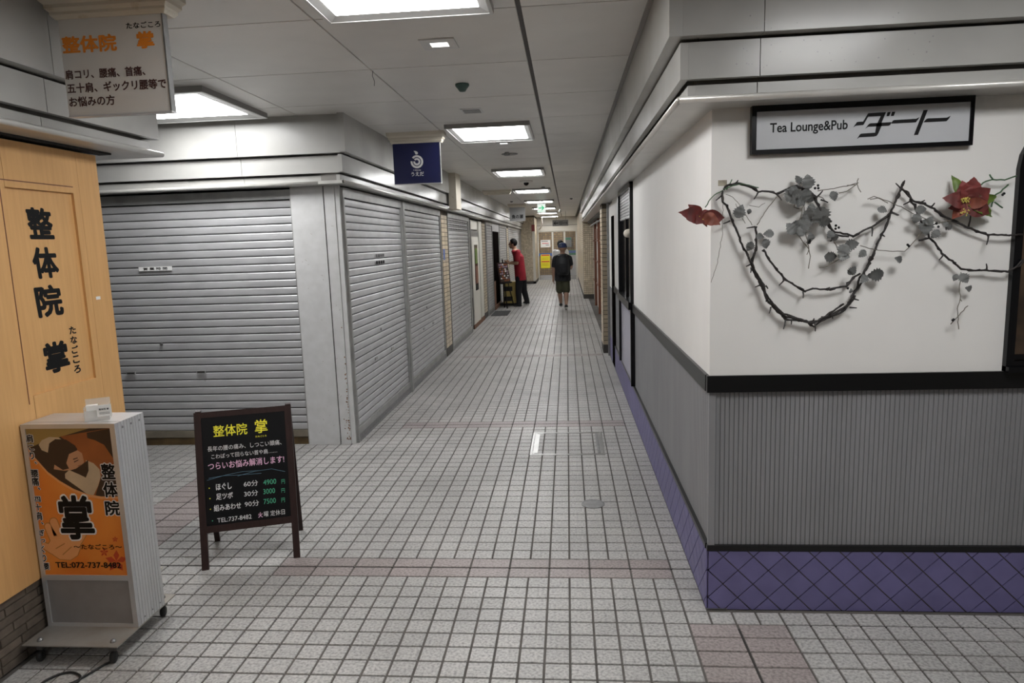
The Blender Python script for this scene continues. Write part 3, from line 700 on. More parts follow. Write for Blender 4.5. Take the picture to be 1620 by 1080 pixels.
bx('glass', 'glass', t, XL-.0, XL+.018, 13.38, 13.8, .72, 1.62); MB().box(XL+.0, XL+.022, 13.42, 13.76, 1.25, 1.55).build('green_poster', 'leafgreen', t)
bx('red_poster', 'woodred', t, XL+.0, XL+.022, 13.42, 13.76, .85, 1.2)
bx('frame_post', 'cream', t, XL-.02, XL+.02, 14.15, 14.6, .1, 2.1); bx('threshold', 'brownwall', t, XL-.03, XL+.02, 12.95, 14.65, 0, .08)
# dark open doorway
t = struct(thing('door_3', 'dark open shop doorway behind the picture easel', None, (XL, 17.4, 0)))
bx('void', 'voidm', t, XL-.02, XL+.022, 16.68, 18.2, .05, 1.93); bx('jamb', 'rail', t, XL-.05, XL+.02, 16.56, 16.68, 0, 2.1); bx('jamb', 'rail', t, XL-.05, XL+.02, 18.2, 18.3, 0, 2.1)
bx('lintel', 'slat', t, XL-.05, XL+.03, 16.6, 18.25, 1.93, 2.12); bx('threshold', 'brownwall', t, XL-.04, XL+.05, 16.6, 18.25, 0, .10)
bx('inner_wall', 'brownwall', t, XL+.0, XL+.024, 16.75, 17.1, .1, .7)
tag(bx('door_mat', 'mat_', None, -1.76, -1.38, 15.3, 16.35, 0, .012, at=(-1.6, 15.8, 0)), 'dark grey door mat on the floor before the open doorway', 'mat')
# crates behind the easel
c = thing('yellow_crate', 'yellow crate with dark bands on the floor behind the easel', 'crate', (-1.52, 17.9, 0))
bx('box', 'yellowbox', c, -1.70, -1.36, 17.8, 18.1, .06, .62); bx('dark_band', 'dark', c, -1.69, -1.45, 17.79, 17.8, .12, .24); bx('dark_band', 'dark', c, -1.69, -1.45, 17.79, 17.8, .38, .5)
bx('tray', 'dark', c, -1.78, -1.30, 17.75, 18.15, 0, .06)

# far left mosaic wall that narrows the corridor
wf = struct(bx('wall_left_far', 'darkgrout', None, -2.6, -1.262, 27.0, 29.5, 0, CEIL))
m = MB(); tile_field(m, (-2.0, 27, 0), (1, 0, 0), (0, -1, 0), .72, .1, 2.64, .0567, .0567, .007); tile_field(m, (-1.262, 27, 0), (0, 1, 0), (1, 0, 0), 2.5, .1, 2.64, .115, .0567, .007)
tag(m.build('tiles', 'beige_s', wf), kind='stuff'); bx('baseboard_far', 'plinth', wf, -2.0, -1.25, 26.98, 29.5, 0, .1)
MB().box(-1.34, -1.25, 26.98, 27.08, 0, 2.1).build('grey_casing', 'cream', wf)
tag(bx('fire_alarm', 'firered', None, -1.36, -1.24, 26.88, 26.98, 2.05, 2.3, at=(-1.3, 26.93, 2.05)), 'dark red alarm box on the far left tiled corner', 'alarm')

# end of the corridor: header and glass doors
YE = 29.5
we = struct(bx('wall_end', 'cream', None, -1.6, .8, YE, YE+.1, 2.30, CEIL)); bx('beam', 'cream', we, -1.27, .46, YE-.06, YE, 2.06, 2.30)
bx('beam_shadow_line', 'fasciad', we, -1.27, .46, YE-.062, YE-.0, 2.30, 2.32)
d = struct(thing('door_4', 'cream framed glass sliding doors at the end of the corridor', None, (-.4, YE, 0)))
for x in (-1.25, -.64, -.13, .38): bx('stile', 'cream', d, x, x+(.05 if x < -1 else .075), YE-.03, YE+.03, .0, 2.08)
bx('top_rail', 'cream', d, -1.2, .40, YE-.03, YE+.03, 2.03, 2.08); bx('kick_plate', 'mirror', d, -1.2, -.64, YE-.03, YE+.01, 0, .20); bx('kick_plate', 'mirror', d, -.57, .38, YE-.03, YE+.01, 0, .17)
bx('blue_stripe', 'blue', d, -1.2, -.10, YE+.0, YE+.004, 1.02, 1.14)
gl = mat('door_glass', (.9, .93, .92), .02, alpha=.05); MB().box(-1.2, .38, YE+.006, YE+.012, .2, 2.03).build('pane', gl, d)
n1 = tag(bx('notice', 'paper', None, -1.12, -.70, YE-.012, YE-.004, 1.39, 1.70, at=(-.9, YE, 1.39)), 'white notice sheet on the left glass door', 'notice')
m = MB(); PN = Plane((0, YE-.012, 0), (1, 0, 0), (0, 0, 1))
for z, mm, a0, a1 in ((1.63, 'ink', -1.08, -.80), (1.47, 'ink', -.90, -.76)):
    q = MB()
    for k in range(6): u = a0+(a1-a0)*k/6; q.box(u, u+(a1-a0)/8, YE-.014, YE-.012, z, z+.03)
    q.build('print', mm, n1)
q = MB()
for k in range(8): q.box(-1.05+k*.035, -1.05+k*.035+.026, YE-.014, YE-.012, 1.54, 1.58)
q.build('print', 'red', n1)
n2 = tag(bx('notice', 'yellow', None, -1.13, -.735, YE-.012, YE-.004, .50, 1.09, at=(-.93, YE, .5)), 'yellow notice with red bands on the left glass door', 'notice')
for z in (1.03, .76): bx('red_band', 'red', n2, -1.10, -.76, YE-.015, YE-.012, z, z+.045)
q = MB()
for z in (.62, .68, .87, .93):
    for k in range(7): q.box(-1.08+k*.042, -1.08+k*.042+.026, YE-.014, YE-.012, z, z+.014)
q.build('print', 'ink', n2)
# lobby beyond
wb = struct(bx('wall_back_lobby', 'darkgrout', None, -2, 1.4, 31.6, 31.8, 0, CEIL))
m = MB(); tile_field(m, (-1.6, 31.6, 0), (1, 0, 0), (0, -1, 0), 2.6, .0, 2.62, .10, .10, .012); tag(m.build('tiles', 'brown_s', wb), kind='stuff')
struct(bx('wall_lobby_left', 'brown_s', None, -2.0, -1.7, 29.6, 31.6, 0, CEIL)); struct(bx('wall_lobby_right', 'brown_s', None, 1.1, 1.4, 29.6, 31.6, 0, CEIL))
ceiling_light(-.9, -.2, 30.2, 30.9, 'ceiling light in the lobby behind the glass doors', (.09, .10))
c = thing('cash_machine', 'grey machine under a blue and green sign behind the glass doors', 'machine', (.15, 31.2, 0))
bx('body', 'alu', c, -.12, .42, 31.0, 31.5, 0, 1.0); bx('screen', 'dark', c, -.02, .20, 30.99, 31.0, .35, .85); bx('sign_board', 'green', c, -.16, .42, 30.98, 31.05, 1.0, 1.22); bx('sign_stripe', 'blue', c, -.12, .40, 30.97, 30.98, 1.09, 1.19)
c = thing('wall_poster', 'framed green and grey poster on the brown tiles behind the right glass door', 'poster', (.07, 31.55, 1.3)); bx('frame', 'signgrey', c, -.14, .22, 31.5, 31.59, 1.35, 1.8); bx('heading', 'green', c, -.11, .19, 31.49, 31.5, 1.68, 1.77)
# hanging direction sign, pipe, exit sign
s = thing('hanging_direction_sign', 'grey hanging sign with a black arrow before the glass doors', 'sign', (-.2, 24, 2.15))
bx('board', 'signgrey', s, -.48, .066, 23.98, 24.02, 2.155, 2.36)
for x in (-.35, -.02): MB().tube([(x, 24, 2.36), (x, 24, CEIL)], .006, 6).build('rod', 'dsteel', s)
PH = Plane((0, 23.98, 0), (1, 0, 0), (0, 0, 1)); m = MB()
m.poly(PH, [(-.44, 2.255), (-.37, 2.32), (-.36, 2.31), (-.40, 2.27), (-.28, 2.27), (-.28, 2.24), (-.40, 2.24), (-.36, 2.20), (-.37, 2.19)], .001)
m.build('arrow', 'ink', s)
m = MB()
for a_, b_, c_, d_ in ((-.25, -.135, 2.285, 2.30), (-.25, -.135, 2.215, 2.23), (-.25, -.238, 2.215, 2.30), (-.147, -.135, 2.215, 2.30), (-.20, -.188, 2.215, 2.30), (-.10, -.085, 2.225, 2.28), (-.06, -.02, 2.262, 2.275), (-.045, -.035, 2.22, 2.275), (-.005, .03, 2.26, 2.275), (-.005, .03, 2.22, 2.232), (.01, .02, 2.22, 2.285)):
    m.poly(PH, [(a_, c_), (b_, c_), (b_, d_), (a_, d_)], .001)
m.build('lettering', 'ink', s)
tag(MB().tube([(-.98, 27.9, 2.60), (-1.0, 28.1, 2.55), (-1.0, 28.5, 2.40), (-1.06, 28.8, 2.24), (-1.15, 29.4, 2.17)], .03, 10).build('white_pipe', 'signw', None, True), 'white bent pipe under the farthest ceiling light', 'pipe')
e = thing('exit_sign', 'lit white exit sign with a green arrow hanging in the corridor', 'sign', (-.6, 17, 2.35))
bx('housing', 'signw', e, -.705, -.5, 17.0, 17.06, 2.345, 2.56); bx('face', 'exitw', e, -.70, -.505, 16.994, 17.0, 2.35, 2.555)
MB().tube([(-.6, 17.03, 2.56), (-.6, 17.03, CEIL)], .01, 6).build('stem', 'signw', e)
m = MB(); PE = Plane((0, 16.994, 0), (1, 0, 0), (0, 0, 1))
m.poly(PE, [(-.67, 2.445), (-.575, 2.445), (-.61, 2.405), (-.58, 2.40), (-.53, 2.457), (-.58, 2.515), (-.61, 2.51), (-.575, 2.47), (-.67, 2.47)], .001).poly(PE, [(-.68, 2.37), (-.58, 2.37), (-.58, 2.378), (-.68, 2.378)], .001)
m.build('arrow', 'exitg', e)
c = thing('corridor_camera', 'white surveillance camera on a thin stem near the ceiling groove', 'camera', (-.19, 21, CEIL))
MB().tube([(-.19, 21, CEIL), (-.19, 21, 2.55)], .012, 8).build('stem', 'signw', c); MB().tube([(-.19, 20.9, 2.54), (-.17, 21.15, 2.50)], .035, 10).build('body', 'signw', c, True)
# rear enclosure out of view
struct(bx('wall_rear', 'cream', None, -7, 4, -4.1, -4, 0, CEIL)); struct(bx('wall_side_left', 'cream', None, -7.1, -7, -4, 27, 0, CEIL)); struct(bx('wall_side_right', 'cream', None, 4, 4.1, -4, 19, 0, CEIL))

# ------------------------------------------------------------------ timber front near the camera, left
wn = struct(bx('wall_left_near', 'dark', None, -7, XN-.05, -4, 3.16, .0, 2.15))
fascia(wn, 'y', XN, 1, -4, 3.34, 0, 1, [-2.6, -.8, 1.0, 2.72])
fascia(wn, 'x', 3.34, 1, -7, XN, 0, 1, [-5.8, -4.0])
MB().box(XN-.045, XN+.02, 2.2, 3.28, 2.132, 2.142).build('soffit_track', 'dark', wn)
tf = thing('timber_front', 'pale wooden clinic front with a recessed panel of black brush lettering', 'shopfront', (XN, 2.6, .3))
y0, y1, z0, z1 = 2.625, 3.01, 1.068, 1.93
bx('board', 'wood', tf, XN-.04, XN, y1+.0, 3.05, .30, 2.12); bx('board', 'wood', tf, XN-.04, XN-.0005, 3.052, 3.19, .30, 2.12)
bx('board', 'wood', tf, XN-.04, XN, y0, y1, z1, 2.12); bx('board', 'wood', tf, XN-.04, XN, y0, y1, .30, z0)
bx('board', 'wood', tf, XN-.04, XN, 1.9, y0-.002, .30, 2.12); bx('board', 'wood', tf, XN-.04, XN, 1.0, 1.898, .30, 2.12); bx('board', 'wood', tf, XN-.04, XN, -.2, .998, .30, 2.12)
bx('recessed_panel', 'wood', tf, XN-.035, XN-.012, y0, y1, z0, z1)
MB().box(XN-.001, XN+.0012, y0-.03, y0-.026, z0-.03, z1+.03).box(XN-.001, XN+.0012, y0-.03, y1, z1+.026, z1+.03).build('routed_line', 'woodred', tf)
PW = Plane((XN-.012, 0, 0), (0, 1, 0), (0, 0, 1))
m = MB()
def char(m, s, plane, cx, cy, wp, hp, bold=0., n=.0008, shear=0.):
    """one character centred on a photo point, wp x hp pixels"""
    u0, v0 = plane.uv(cx-wp/2, cy); u1, v1 = plane.uv(cx+wp/2, cy); ua, va = plane.uv(cx, cy-hp/2); ub, vb = plane.uv(cx, cy+hp/2)
    return text(m, s, plane, u0, (v0+v1)/2-(va-vb)/2, u1, (v0+v1)/2+(va-vb)/2, bold, n, shear)
for s_, cx, cy, wp, hp in (('整', 64, 353.5, 40, 50), ('体', 72.5, 415.5, 40, 50), ('院', 78.5, 475.5, 42, 51), ('掌', 90, 564, 40, 50)):
    char(MB(), s_, PW, cx, cy, wp, hp, .038, shear=-.06).build('brush_lettering', 'ink', tf)
m = MB()
for k, s_ in enumerate('たなごころ'):
    char(m, s_, PW, 114.5+k*1.9, 522+k*15.4, 11, 12.5, .035)
m.build('brush_lettering', 'ink', tf)
tp = MB().box(XN, XN+.0006, 3.075, 3.105, 1.435, 1.45).build('tape_scrap', 'paper', tf)
bw = struct(bx('wall_brick_base', 'darkgrout', None, XN-.05, XN-.022, -.2, 3.17, 0, .30))
bk = {}
for r in range(8):
    y = 1.2+(r % 3)*.07; z = .004+r*.037
    while y < 3.15:
        L_ = random.choice((.13, .17, .21)); L_ = min(L_, 3.165-y)
        if L_ < .03: break
        key = round(L_, 3)
        if key not in bk: bk[key] = MB().pad((0, .002, .002), (0, key-.004, 0), (0, 0, .033), (1, 0, 0), .008, .0012).mesh('brick', 'brick')
        put(bk[key], 'brick', bw, (XN-.022+random.uniform(0, .002), y, z)); y += L_

# ------------------------------------------------------------------ hanging signs under cream capitals
def hang_sign(x0, x1, y, z0, z1, face, label, name='hanging_sign', grp=None):
    s = thing(name, label, 'sign', ((x0+x1)/2, y, z0))
    prof = [(.0, CEIL+.0), (.0, CEIL-.032), (-.012, CEIL-.045), (-.012, CEIL-.058), (-.024, CEIL-.070), (-.024, CEIL-.080), (-.036, z1)]
    m = MB(); k0 = None; rings = []
    for d_, z in prof: rings.append([(x0-.045-d_*1., y-.04-d_, z), (x1+.045+d_, y-.04-d_, z), (x1+.045+d_, y+.10+d_, z), (x0-.045-d_, y+.10+d_, z)])
    v = [p for r in rings for p in r]; f = []
    for i in range(len(rings)-1):
        for k in range(4): f.append((i*4+k, (i*4+(k+1) % 4), i*4+4+(k+1) % 4, i*4+4+k))
    f.append(tuple(range(len(v)-4, len(v)))); m.add(v, [q[::-1] for q in f]).build('capital', 'cap', s)
    if face:
        bx('panel', face, s, x0, x1-.006, y, y+.028, z0, z1); bx('edge', 'dsteel', s, x1-.006, x1, y-.002, y+.03, z0, z1)
        bx('bottom_trim', 'alu', s, x0, x1, y-.003, y+.031, z0-.006, z0)
    return s
s = hang_sign(-1.98, -1.547, 2.68, 2.202, 2.566, 'signw', 'white hanging clinic sign with orange and dark brown lettering, nearest sign')
PA = Plane((0, 2.68, 0), (1, 0, 0), (0, 0, 1))
def c7(m, s_, xl, yl, xr, yr, h, **k): return ptext(m, s_, PA, xl/3.177, yl/3.177, xr/3.177, yr/3.177, h/3.177, **k)
m = c7(MB(), 'たなごころ', 634, 128, 806, 121, 32, bold=.02); m.build('lettering', 'ink', s)
c7(MB(), '整体院', 312, 228, 586, 212, 88, bold=.035).build('orange_lettering', 'inkorange', s); c7(MB(), '掌', 686, 202, 775, 198, 88, bold=.035).build('orange_lettering', 'inkorange', s)
for a_ in (('肩コリ、腰痛、首痛、', 328, 374, 730, 357, 50), ('五十肩、ギックリ腰等で', 338, 444, 836, 419, 52), ('お悩みの方', 348, 511, 578, 504, 52)): c7(MB(), *a_, bold=.026).build('brown_lettering', 'inkbrown', s)
s = hang_sign(-1.567, -1.13, 6.29, 2.206, 2.564, 'navy', 'navy blue hanging sign with a white round emblem')
PB = Plane((0, 6.29, 0), (1, 0, 0), (0, 0, 1)); m = MB()
def em(x, y): return PB.uv(640+x/19.63, 230+y/19.63)
cu, cv = em(383, 505); sc = 1/(19.63)*6.29/FPX*1.03
def arc(m, r0, r1, a0, a1, cu=cu, cv=cv, n=26):
    P = []
    for k in range(n+1): a = math.radians(a0+(a1-a0)*k/n); P.append((cu+r1*math.cos(a), cv+r1*math.sin(a)))
    Q = []
    for k in range(n+1): a = math.radians(a0+(a1-a0)*k/n); Q.append((cu+r0*math.cos(a), cv+r0*math.sin(a)))
    for k in range(n): m.poly(PB, [P[k], P[k+1], Q[k+1], Q[k]], .0008)
arc(m, 132*sc, 190*sc, -187, 138); arc(m, 52*sc, 108*sc, -188, 140)
m.poly(PB, [em(*p) for p in ((280, 172), (340, 172), (395, 195), (418, 235), (405, 275), (350, 282), (330, 250), (310, 205))], .0008)
text(m, 'うえだ', PB, *em(212, 960), *em(598, 812), .02)
k = 0
for x in (285, 325, 350, 375, 395, 435, 465, 495): m.poly(PB, [em(x-7, 782), em(x+9, 782), em(x+9, 752), em(x-7, 752)], .0008)
m.build('emblem_and_lettering', 'inkwhite', s)
hang_sign(-1.575, -1.10, 13.45, CEIL-.09, CEIL-.085, None, 'empty cream sign capital on the ceiling with nothing hanging from it', 'sign_capital')
s = hang_sign(-1.515, -1.095, 18.5, 2.215, 2.57, 'signgrey', 'small grey hanging sign with dark brush characters above the man in red')
PC = Plane((0, 18.5, 0), (1, 0, 0), (0, 0, 1)); m = MB()
text(m, '魚の瀬', PC, -1.46, 2.27, -1.15, 2.38, .03); m.build('lettering', 'ink', s)
m = MB(); [m.poly(PC, [(-1.38+.035*k, 2.46), (-1.36+.035*k, 2.46), (-1.36+.035*k, 2.50), (-1.38+.035*k, 2.50)], .0006) for k in range(4)]; m.build('small_print', 'dsteel', s)

# ------------------------------------------------------------------ rolling sign box
lb = thing('rolling_sign_box', 'orange and silver clinic sign box on a wheeled plate by the wooden wall', 'sign', (-2.04, 2.6, 0))
ZP = .085
bx('base_plate', 'plate', lb, -2.245, -1.835, 2.385, 2.80, ZP-.005, ZP)
X0, X1, Y0, Y1, ZT = -2.243, -1.836, 2.53, 2.715, .97
bx('box', 'alu', lb, X0, X1, Y0+.006, Y1, ZP, ZT)
m = MB(); y = Y0+.015
while y < Y1-.01: m.box(X1, X1+.0022, y, y+.011, ZP+.002, ZT-.001); y += .0185
m.build('side_ribs', 'alu', lb)
m = MB()
for y in (Y0+.04, Y0+.095, Y0+.15):
    m.lathe([(.0045, 0), (.0045, .002), (.002, .003)], (X1+.002, y, ZT-.025), (1, 0, 0), 10).lathe([(.0035, 0), (.0035, .002)], (X1+.002, y, ZP+.025), (1, 0, 0), 10)
m.build('screws', 'dsteel', lb)
MB().box(X0, X1, Y0-.004, Y0+.008, ZT-.018, ZT).box(X0, X0+.018, Y0-.004, Y0+.008, ZP, ZT-.018).box(X1-.022, X1, Y0-.004, Y0+.008, ZP, ZT-.018).box(X0+.018, X1-.022, Y0-.004, Y0+.008, ZP, ZP+.014).box(X0+.018, X1-.022, Y0-.004, Y0+.008, .294, .317).build('front_frame', 'alu', lb)
bx('lower_panel', 'greypanel', lb, X0+.018, X1-.022, Y0+.002, Y0+.008, ZP+.014, .294)
bx('seam', 'alud', lb, X0+.001, X1-.001, Y0+.03, Y0+.033, ZT, ZT+.001)
for x in (X0+.05, X1-.04):
    for y in (2.42, 2.765):
        MB().lathe([(.011, 0), (.011, .006), (.006, .012)], (x, y, ZP), n=12).build('bolt', 'dsteel', lb)
        q = MB().box(x-.012, x+.012, y-.012, y+.012, .05, ZP-.005).build('caster', 'caster', lb)
        MB().lathe([(.02, -.01), (.024, -.006), (.024, .006), (.02, .01)], (x, y-.008, .025), (1, .3, 0), 16).build('wheel', 'rubber', q, True)
po = bx('poster', 'p_or', lb, X0+.018, X1-.022, Y0, Y0+.006, .317, ZT-.018)
PP = Plane((0, Y0, 0), (1, 0, 0), (0, 0, 1))
def pp(x, y): return PP.uv(30+x/4.151, 660+y/4.151)
CLIP = (X0+.0185, X1-.0225, .318, ZT-.0185)
def flat(name, pts, mm, n):
    pl = clip([pp(*p) for p in pts], *CLIP)
    if len(pl) > 2: MB().poly(PP, pl, n).build(name, mm, po)
flat('photo_background', [(5, 60), (660, 60), (700, 520), (600, 522), (540, 520), (450, 505), (360, 470), (270, 420), (190, 360), (110, 270), (50, 190), (20, 130)], 'p_dk', .0003)
flat('photo_towel', [(270, 125), (660, 60), (600, 90), (640, 300), (560, 330), (500, 520), (440, 480), (380, 200)], 'p_brown', .0005)
flat('photo_wall', [(5, 60), (500, 60), (280, 125), (150, 165), (70, 200), (20, 120)], 'p_gold', .0004)
flat('photo_dark_edge', [(445, 100), (640, 65), (680, 520), (600, 520), (640, 300), (560, 180), (500, 150), (450, 135)], 'p_dk', .0006)
flat('photo_arm', [(150, 150), (200, 128), (262, 132), (300, 160), (240, 210), (200, 235), (150, 215), (130, 180)], 'p_cream', .0007)
flat('photo_sleeve', [(440, 280), (490, 300), (530, 340), (538, 390), (520, 450), (490, 512), (450, 505), (390, 460), (305, 400), (303, 370), (330, 345), (400, 375), (440, 395)], 'p_cream', .0008)
flat('photo_face', [(330, 230), (385, 215), (415, 235), (428, 290), (420, 315), (395, 330), (345, 345), (300, 350), (230, 340), (235, 300)], 'p_skin', .0009)
flat('photo_hair', [(200, 170), (240, 142), (310, 145), (370, 185), (385, 215), (330, 240), (312, 300), (330, 335), (290, 345), (235, 310), (210, 300), (190, 240)], 'p_dk', .0011)
flat('photo_shadow', [(370, 340), (455, 280), (458, 350), (440, 395), (400, 375)], 'p_dk', .0010)
flat('photo_brow', [(355, 272), (385, 262), (388, 267), (358, 278)], 'p_dk', .0013); flat('photo_eye', [(362, 290), (392, 276), (393, 281), (364, 296)], 'p_dk', .0013); flat('photo_mouth', [(385, 318), (410, 308), (411, 314), (388, 323)], 'p_lip', .0013)
arcp = [(5, 120), (50, 200), (110, 282), (190, 372), (270, 432), (360, 484), (450, 520), (540, 535), (700, 535)]; arcq = [(5, 95), (50, 183), (110, 266), (190, 356), (270, 416), (360, 468), (450, 503), (540, 518), (700, 518)]
for k in range(len(arcp)-1): flat('photo_rim', [arcq[k], arcq[k+1], arcp[k+1], arcp[k]], 'p_or2', .0012)
# printed hand
def capsule2(a, b, r0, r1, n=8):
    ax, ay = a; bx_, by = b; t = math.atan2(by-ay, bx_-ax)
    return [(bx_+r1*math.cos(t-PI/2+PI*k/n), by+r1*math.sin(t-PI/2+PI*k/n)) for k in range(n+1)]+[(ax+r0*math.cos(t+PI/2+PI*k/n), ay+r0*math.sin(t+PI/2+PI*k/n)) for k in range(n+1)]
palm = [(195, 830), (230, 780), (300, 765), (380, 790), (405, 850), (385, 905), (340, 935), (270, 930), (225, 900)]
fing = [((300, 800), (330, 680), 34, 24), ((262, 790), (228, 685), 30, 24), ((235, 800), (190, 715), 28, 20), ((225, 870), (165, 840), 26, 18), ((370, 830), (420, 770), 32, 20)]
for g, mm, n in ((5, 'p_line', .0004), (0, 'p_or2', .0006)):
    for a_, b_, r0, r1 in fing: flat('print_hand', capsule2(a_, b_, r0+g, r1+g), mm, n)
    cx, cy = 305, 850; flat('print_hand', [(cx+(x-cx)*(1+g*.01), cy+(y-cy)*(1+g*.01)) for x, y in palm], mm, n+.0001)
flat('print_hand_line', capsule2((245, 860), (300, 828), 3, 3), 'p_line', .0009); flat('print_hand_line', capsule2((290, 900), (345, 850), 3, 3), 'p_line', .0009)
for cx, cy, r in ((640, 945, 75), (632, 800, 20), (560, 885, 30)):
    for k in range(5):
        a = math.radians(90+72*k); b1, b2 = a-.45, a+.45
        flat('print_leaf', [(cx, cy), (cx+r*.6*math.cos(b1), cy-r*.6*math.sin(b1)), (cx+r*math.cos(a), cy-r*math.sin(a)), (cx+r*.6*math.cos(b2), cy-r*.6*math.sin(b2))], 'p_red', .0005)
def pc(m, s_, cx, cy, w_, h_, b, n=.0016): return char(m, s_, PP, 30+cx/4.151, 660+cy/4.151, w_/4.151, h_/4.151, b, n)
m, mo = MB(), MB()
for s_, cx, cy, ww, hh in (('肩', 71, 137, 44, 54), ('こ', 83, 197, 34, 36), ('り', 88, 250, 28, 50), ('、', 112, 297, 14, 16), ('腰', 102, 367, 54, 50), ('痛', 108, 420, 50, 56), ('、', 134, 466, 14, 16), ('四', 121, 536, 44, 34),
        ('十', 127, 588, 40, 44), ('肩', 131, 646, 44, 54), ('、', 155, 694, 14, 16), ('ぎ', 152, 755, 34, 40), ('っ', 161, 808, 26, 22), ('く', 158, 864, 22, 46), ('り', 168, 922, 26, 46), ('腰', 175, 976, 52, 44)):
    pc(MB(), s_, cx, cy, ww, hh, .025, .0020).build('lettering', 'ink', po); pc(MB(), s_, cx, cy, ww+7, hh+7, .09, .0012).build('lettering_outline', 'inkwhite', po)
for s_, cx, cy, ww, hh in (('整', 589, 354, 94, 104), ('体', 603, 474, 98, 100), ('院', 618, 594, 100, 98)):
    pc(MB(), s_, cx, cy, ww, hh, .030, .0020).build('lettering', 'ink', po); pc(MB(), s_, cx, cy, ww+12, hh+12, .085, .0012).build('lettering_outline', 'inkwhite', po)
pc(MB(), '掌', 378, 656, 225, 292, .030, .0020).build('lettering', 'ink', po); pc(MB(), '掌', 378, 656, 246, 314, .060, .0012).build('lettering_outline', 'inkwhite', po)
ptext(m, '～たなごころ～', PP, 30+362/4.151, 660+848/4.151, 30+678/4.151, 660+848/4.151, 34/4.151, .02, .002); m.build('lettering', 'ink', po); m = MB()
ptext(m, 'TEL:072-737-8482', PP, 30+243/4.151, 660+968/4.151, 30+672/4.151, 660+968/4.151, 38/4.151, .02, .002)
m.build('lettering', 'ink', po)
# card holder on the box
ch = thing('card_holder', 'small clear plastic card holder on top of the rolling sign box', 'holder', (-1.95, 2.6, ZT))
R_ = Matrix.Rotation(math.radians(28), 3, 'Z')
def cb(m, x0, x1, y0, y1, z0, z1):
    return m.obox(Vector((-1.955, 2.6, ZT))+R_ @ Vector((x0, y0, z0)), R_ @ Vector((x1-x0, 0, 0)), R_ @ Vector((0, y1-y0, 0)), (0, 0, z1-z0))
m = MB(); cb(m, -.045, .045, -.03, -.028, .001, .045); cb(m, -.045, .045, .028, .03, .001, .085); cb(m, -.045, -.043, -.03, .03, .001, .06); cb(m, .043, .045, -.03, .03, .001, .06); cb(m, -.045, .045, -.03, .03, .001, .003); m.build('case', 'clear', ch)
m = MB(); cb(m, -.04, .0, -.005, .02, .004, .062); m.build('cards', 'paper', ch)
m = MB(); cb(m, .002, .055, -.036, -.034, .018, .066); cd_ = m.build('label_card', 'paper', ch)
PQ = Plane(Vector((-1.955, 2.6, ZT))+R_ @ Vector((0, -.0362, 0)), R_ @ Vector((1, 0, 0)), (0, 0, 1))
m = MB(); text(m, '整体院 掌', PQ, .010, .044, .046, .052, .02); m.poly(PQ, [(.010, .033), (.048, .033), (.048, .0345), (.010, .0345)], .0005).poly(PQ, [(.010, .028), (.048, .028), (.048, .0295), (.010, .0295)], .0005); m.build('lettering', 'ink', cd_)

# ------------------------------------------------------------------ chalkboard
F1, F2 = Vector((-1.916, 3.194, 0)), Vector((-1.483, 3.342, 0)); B1, B2 = Vector((-2.034, 3.541, 0)), Vector((-1.603, 3.698, 0))
U = (F2-F1).normalized(); BD = (B1-F1); W_ = (F2-F1).length
cbk = thing('chalkboard_stand', 'folding dark wooden chalkboard stand with handwritten prices on the floor', 'signboard', (-1.76, 3.45, 0))
TOPZ = .803
def leg(mm, foot, top, wd, th, u=U):
    ax = (top-foot); n = u.cross(ax).normalized()
    return mm.obox(foot-u*wd/2, u*wd, n*th, ax)
T1 = F1+BD*.47+Vector((0, 0, TOPZ)); T2 = F2+BD*.47+Vector((0, 0, TOPZ))
V = (T1-F1).normalized(); PBd = Plane(F1, U, V); HL = (T1-F1).length; th = .018
def bb(m, u0, u1, v0, v1, n0, n1): return m.obox(PBd.at(u0, v0, n0), PBd.U*(u1-u0), PBd.V*(v1-v0), PBd.N*(n1-n0))
lv0 = PBd.uv(395, 834)[1]; 
fw = .034
bb(MB(), -fw/2, fw/2, 0, HL, -th, 0).build('leg', 'boardframe', cbk); bb(MB(), W_-fw/2, W_+fw/2, 0, HL, -th, 0).build('leg', 'boardframe', cbk)
rb = PBd.uv(394, 834)[1]; rt = PBd.uv(394, 825)[1]
bb(MB(), fw/2, W_-fw/2, rb-.004, rt+.002, -th, 0).build('lower_rail', 'boardframe', cbk)
bb(MB(), fw/2, W_-fw/2, HL-.03, HL, -th, 0).build('upper_rail', 'boardframe', cbk)
slate = bb(MB(), fw/2, W_-fw/2, rt, HL-.03, -.014, -.004).build('slate', 'chalkb', cbk)
# rear frame
Tb1 = F1+BD*.53+Vector((0, 0, TOPZ)); Tb2 = F2+BD*.53+Vector((0, 0, TOPZ)); Vb = (Tb1-B1).normalized(); PR = Plane(B1, U, Vb)
for u in (0, W_): MB().obox(PR.at(u-.014, 0, 0), U*.028, PR.V*HL, PR.N*-.018).build('leg', 'boardframe', cbk)
MB().obox(PR.at(0, .22, 0), U*W_, PR.V*.03, PR.N*-.015).obox(PR.at(0, HL-.05, 0), U*W_, PR.V*.03, PR.N*-.015).build('rear_rail', 'boardframe', cbk)
for u in (.10, W_-.10): MB().obox(PBd.at(u-.03, HL-.002, -.03), U*.06, PBd.V*.004, PBd.N*.028).build('hinge', 'steel', cbk)
PBd2 = Plane(PBd.at(0, 0, -.004), U, V)
def q(x, y): return 290+x/3.724, 620+y/3.724
def bt(m, s_, xl, yl, xr, yr, h, b=.0): return ptext(m, s_, PBd2, *q(xl, yl), *q(xr, yr), h/3.724, b, .0008)
